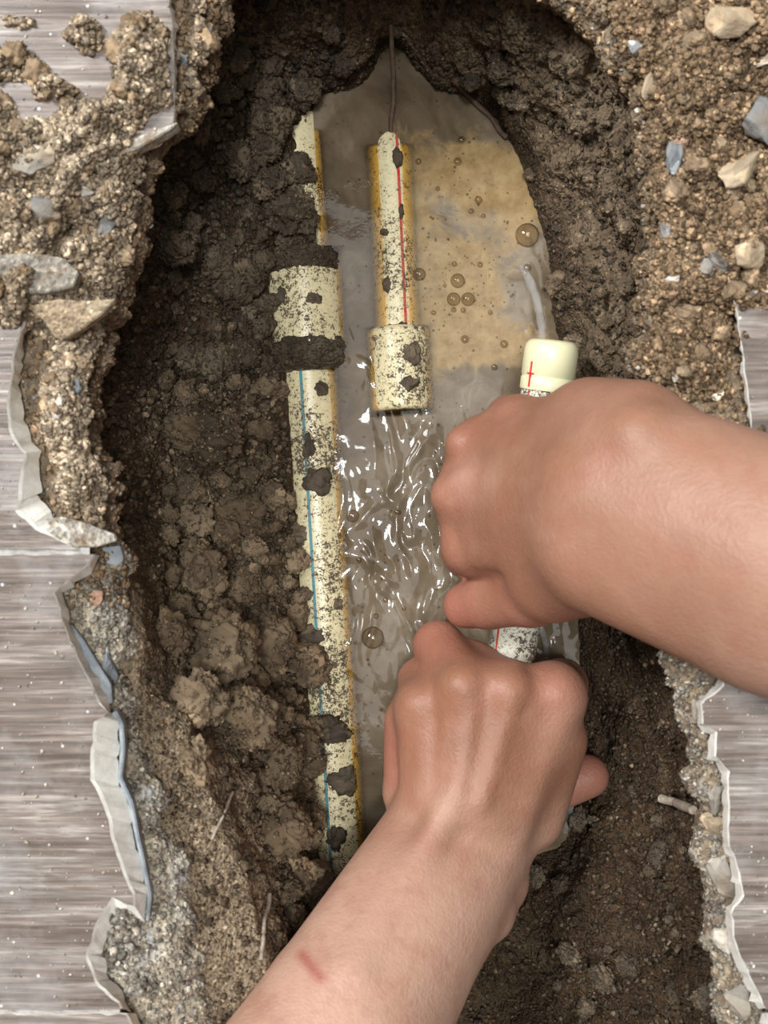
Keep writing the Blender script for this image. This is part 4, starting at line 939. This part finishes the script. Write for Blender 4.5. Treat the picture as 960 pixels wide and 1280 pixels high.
# angular plates lying about
def plate(name, pts, z0, z1, tilt, m_, label, cat):
    """pts: pixel outline; thickness from z1 up to z0, tilted by a height change per pixel (dx, dy)"""
    pts = np.array(pts, float); c = pts.mean(0); zz = z0+(pts-c)@np.array(tilt)
    t_ = np.array([P(x, y, z) for (x, y), z in zip(pts, zz)]); b_ = t_-np.array([0, 0, z0-z1]); o_ = t_.mean(0)
    n_ = len(pts); bm = bmesh.new(); T = [bm.verts.new(x-o_) for x in t_]; B = [bm.verts.new(x-o_) for x in b_]
    bm.faces.new(T); bm.faces.new(B[::-1])
    for k in range(n_): bm.faces.new((T[k], B[k], B[(k+1) % n_], T[(k+1) % n_]))
    bmesh.ops.recalc_face_normals(bm, faces=bm.faces); bmesh.ops.bevel(bm, geom=bm.edges[:], offset=.35, segments=2, affect='EDGES')
    bmesh.ops.triangulate(bm, faces=bm.faces); bmesh.ops.scale(bm, vec=(.001,)*3, verts=bm.verts)
    me = bpy.data.meshes.new(name); bm.to_mesh(me); bm.free(); me.materials.append(m_)
    o = obj(name, me, None, o_); return tag(o, label, cat)
plate('stone_plate', [(34,384),(70,374),(110,376),(144,373),(128,392),(104,410),(78,425),(66,420),(55,400)], 6, 2, (.04, -.06), M['tan'], 'angular tan stone plate at the lower end of the heap', 'stone')
plate('stone_plate', [(0,318),(40,316),(78,322),(98,340),(92,358),(60,366),(20,368),(-20,360),(-25,330)], 7, 2, (-.03, -.05), M['concrete'], 'flat grey slab of mortar above the angular tan plate', 'stone')
plate('tile_shard', [(56,648),(78,646),(105,654),(143,668),(146,676),(120,684),(92,684),(70,668)], -1.5, -4.5, (-.10, .05), M['pale'], 'long cream tile shard pointing over the trench rim', 'tile shard')
plate('tile_shard', [(118,686),(150,682),(154,700),(146,708),(128,704)], -12, -17, (-.05, 0), M['glue'], 'small bluish adhesive flake below the long cream shard', 'tile shard')
plate('adhesive_strip', [(80,800),(88,780),(104,800),(122,830),(138,855),(140,880),(130,878),(116,850),(98,826)], -7.5, -10, (0, 0), M['glue'], 'bluish grey adhesive strip along the chipped tile edge', 'adhesive')
plate('adhesive_strip', [(138,893),(148,905),(150,940),(146,972),(160,1005),(168,1045),(176,1080),(184,1120),(182,1152),(186,1152),(189,1120),(181,1078),(173,1042),(166,1003),(152,972),(156,938),(154,905),(145,888)], -6.5, -10.5, (0, 0), M['glue'], 'long bluish grey adhesive strip under the broad cream tile edge', 'adhesive')
plate('tile_shard', [(146,186),(172,170),(200,160),(222,152),(219,157),(196,172),(170,186),(150,192)], .5, -5.5, (.01, .02), M['pale'], 'cream broken strip under the corner of the cut tile', 'tile shard')

# ------------------------------------------------------------------ mud lumps sitting on the pipes
def mud(pos, size, seed, label, tilt=0, group=None):
    v, f = clod_mesh(seed, ICO4, .30); me = mesh_data('mud_clump', v, f, [M['mud']])
    return put('mud_clump', me, pos, size, (0, 0, tilt), label, 'mud', group)
def ptop(y, r, dx=0): q = on_left(y); return np.array([q[0]+dx, q[1], q[2]+math.sqrt(max(r*r-dx*dx, 1))])
def mud_ring(y0, y1, r, w_, seed, label, dx=0):
    """mud packed over the upper half of the pipe"""
    na, nl = 90, 46; an = np.linspace(-1.35, 1.45, na); l = np.linspace(-1, 1, nl); A_, L_ = np.meshgrid(an, l, indexing='ij')
    q = np.array([on_left(y0+(y1-y0)*(t+1)/2) for t in l]); t_ = (q[-1]-q[0])/np.linalg.norm(q[-1]-q[0]); s_ = np.cross(t_, (0, 0, 1.)); s_ /= np.linalg.norm(s_)
    sd = np.stack([A_.ravel()*2.2, L_.ravel()*1.6, np.full(A_.size, seed*1.7)], 1)
    edge = L_.ravel()*(1+.45*perlin(sd*1.3)); th = w_*np.sqrt(np.maximum(0, 1-edge**2))*np.sqrt(np.clip((1.45-np.abs(A_.ravel()-.05))/.4, 0, 1))
    th = th*(1+.5*fbm(sd*1.5, 1, 4, .6))-1.1*(edge**4)-.4
    rad = r+th; p = q[None].repeat(na, 0).reshape(-1, 3)+rad[:, None]*(np.sin(A_.ravel())[:, None]*s_+np.cos(A_.ravel())[:, None]*np.array([0, 0, 1.]))
    o_ = p.mean(0); me = mesh_data('mud_clump', p-o_, grid_faces(na, nl), [M['mud']]); 
    if me.polygons[len(me.polygons)//2].normal.z < 0: me.flip_normals()
    tag(obj('mud_clump', me, None, o_), label, 'mud')
mud_ring(316, 350, 15.5, 3.2, 1, 'band of dark mud packed over the upper coupling end')
mud_ring(424, 468, 15.2, 4.6, 2, 'thick band of dark mud packed over the lower coupling end')
for (y, dx, s, lab) in [(604, 1, (5, 6.6, 2.4), 'flat dark mud patch halfway down the long pipe'), (668, -8, (6.5, 4.6, 4), 'ragged mud lump on the side of the long pipe'),
   (905, 0, (7.5, 5.6, 4), 'chunky mud lump low on the long pipe'), (968, 4, (6.4, 5, 2.6), 'flat mud smear below the chunky lump'),
   (1036, 0, (3.4, 5, 2.4), 'small dark mud lump near the buried pipe end'), (378, -8, (2.6, 4.6, 1.2), 'thin mud fleck on the coupling side'), (382, 4, (3.4, 2.4, 1.2), 'small round mud fleck on the coupling top'),
   (490, 5, (3, 3.2, 1.4), 'dark mud dab just below the coupling'), (560, -1, (2.4, 5, 1.0), 'thin mud dab on the blue line'), (790, -5, (5.6, 4, 3), 'ragged mud lump where the clods touch the pipe'), (752, 6, (3, 3, 1), 'faint mud dab opposite the ragged lump'), (1075, -6, (3.6, 4, 2), 'mud dab at the forearm beside the pipe')]:
    mud(ptop(y, 12.5 if not 322 < y < 448 else 17, dx)-np.array([0, 0, .3]), s, abs(hash(lab)) % 5 if False else y % 23, lab)
def mtop(px, py, r): x = P(px, py, -121+r); return np.array(x)
for (px_, py_, r, s, lab) in [(492, 418, 10, (6.5, 5, 3.2), 'dark mud collar where the sunk pipe enters its socket'), (513, 443, 13.2, (3.4, 5.4, 2), 'oblong mud lump on the sunk socket'), (511, 479, 13.4, (3.8, 4, 2.4), 'round mud lump nearer the mouth of the sunk socket'),
   (497, 197, 10, (2, 4, 1.6), 'mud dab at the far tip of the red line'), (500, 265, 9.4, (1.6, 4, 1.2), 'mud dab covering a gap of the red line'), (482, 290, 9.8, (2, 2, 1), 'tiny mud dab beside the red line'), (484, 355, 9.8, (2, 3, 1), 'tiny mud dab nearer the sunk socket')]:
    mud(mtop(px_, py_, r)-np.array([0, 0, .5]), s, py_ % 19, lab)

# ------------------------------------------------------------------ twigs, roots, stick
def rod(name, pix, rad, m_, label, cat, wob=.6):
    pts = np.array([P(*p) for p in pix]); n_ = 24; s = np.linspace(0, len(pts)-1, n_); pts = np.stack([np.interp(s, np.arange(len(pts)), pts[:, k]) for k in range(3)], 1)
    pts = pts+wob*np.stack([perlin(np.stack([s*1.3, 0*s+k*5.1, 0*s+pix[0][0]], 1)) for k in range(3)], 1); o_ = pts.mean(0)
    rr = rad*(1+.15*perlin(np.stack([s*1.7, 0*s, 0*s+2], 1)))
    me = tube(pts-o_, rr, 10, True, [m_], name); return tag(obj(name, me, None, o_), label, cat)
def gz(x, y, up=1.0): return (x, y, ground_at(x, y)[0][2]+up)
rod('twig', [gz(337,1118,2.5), gz(331,1150,2.0), gz(327,1200,1.6)], .75, M['twig'], 'pale dry twig lying near the forearm in the lower bank', 'twig')
rod('twig', [gz(291,990,3), gz(279,1020,2), gz(265,1048,1.2)], .55, M['twig'], 'thin brown twig on the sandy slope', 'twig')
rod('root', [(488,30,-88), (491,80,-98), (492,120,-106), (489,165,-112.5)], 1.0, M['root'], 'thin brown root hanging down at the far end of the water', 'root')
rod('root', [gz(566,100,.5), gz(588,122,.4), gz(612,146,.3), gz(634,172,.6)], 1.1, M['root'], 'brown root running along the far shore', 'root')
rod('wood_stick', [gz(826,998,2), gz(845,1003,2), gz(866,1013,2)], 1.7, M['twig'], 'short blunt stick stuck in the shaded side bank', 'stick', .2)

# ------------------------------------------------------------------ bubbles, jet and splash
hv, hf = ICO3; keep = hv[:, 2] > -.25; hf = hf[keep[hf].all(1)]
BUB = mesh_data('bubble', hv, hf, [M['bubble']])
for x, y, r, lab in [(659,294,15,'largest bubble, by the shore near the water jet'), (524,343,8,'bubble between the red line and the foam patch'), (572,351,9,'topmost of three clustered bubbles on the foam'), (567,374,8.5,'lower bubble of the cluster nearer the sunk pipe'), (585,374,8.5,'lower bubble of the cluster nearer the jet'),
    (441,645,8,'lone bubble against the long pipe'), (466,797,14,'large flat bubble in the rippled water near the fist')]:
    put('bubble', BUB, P(x, y, ZW), r/FPX*(CAMZ-ZW)*np.array([1, 1, .85]), (0, 0, random.random()*6), lab, 'bubble')
for x, y, r in [(598,250,5),(572,202,5),(523,202,4),(589,264,3.5),(600,331,3.6),(568,330,3.6),(659,335,5),(567,387,3.6),(579,388,3.4),(581,424,5),(542,391,3.2),(577,175,4.5),(547,236,3.2),(613,391,3),(604,270,3),(618,459,4),(630,430,5),(556,357,2.6),(449,700,4),(497,640,5),(470,770,3.5),(482,750,4),(505,760,4)]:
    put('bubble', BUB, P(x, y, ZW), r/FPX*(CAMZ-ZW)*np.array([1, 1, .8]), (0, 0, random.random()*6), 'small round bubble floating on the muddy water', 'bubble', 'small bubbles on the water')
n_ = 260; fx = np.concatenate([rng.normal(582, 36, 150), rng.normal(600, 50, 60), rng.normal(520, 30, 50)]); fy = np.concatenate([rng.normal(352, 42, 150), rng.normal(210, 36, 60), rng.normal(440, 60, 50)])
fr_ = rad_(n_, .18, .5, 2); pts = P(fx, fy, ZW+.1)
vv = (ICO1[0][None]*fr_[:, None, None]+pts[:, None]).reshape(-1, 3); ff2 = (ICO1[1][None]+(np.arange(n_)*12)[:, None, None]).reshape(-1, 3) if len(ICO1[0]) == 12 else (ICO1[1][None]+(np.arange(n_)*len(ICO1[0]))[:, None, None]).reshape(-1, 3)
tag(obj('foam_bubbles', mesh_data('foam_bubbles', vv, ff2, [M['bubble']])), 'fine froth of tiny bubbles on the tan foam', 'foam', kind='stuff')
def jet(name, pix, rad, label, cat):
    pts = np.array([P(*p) for p in pix]); n_ = 40; s = np.linspace(0, len(pts)-1, n_); pts = np.stack([np.interp(s, np.arange(len(pts)), pts[:, k]) for k in range(3)], 1)
    for _ in range(6): pts[1:-1] = .25*pts[:-2]+.5*pts[1:-1]+.25*pts[2:]
    rr = np.interp(s, np.arange(len(rad)), rad)*(1+.3*perlin(np.stack([s*2.4, 0*s, 0*s+4], 1))); o_ = pts.mean(0)
    return tag(obj(name, tube(pts-o_, rr, 18, True, [M['jet']], name), None, o_), label, cat)
jet('water_jet', [(679,436,-78), (677,405,-90), (671,372,-103), (660,346,-110), (652,334,-112)], [1.3, 1.6, 1.8, 1.9, 1.2], 'clear thin jet of water springing from the capped pipe', 'water')
jet('water_jet', [(674,772,-96), (678,790,-101), (683,806,-108), (682,822,-112)], [1.0, 1.3, 1.5, 1.0], 'short clear trickle beside the pipe between the two hands', 'water')
jet('water_jet', [(716,1000,-104), (712,1020,-109), (706,1040,-112)], [1.0, 1.3, 1.0], 'small clear splash below the thumb tip', 'water')
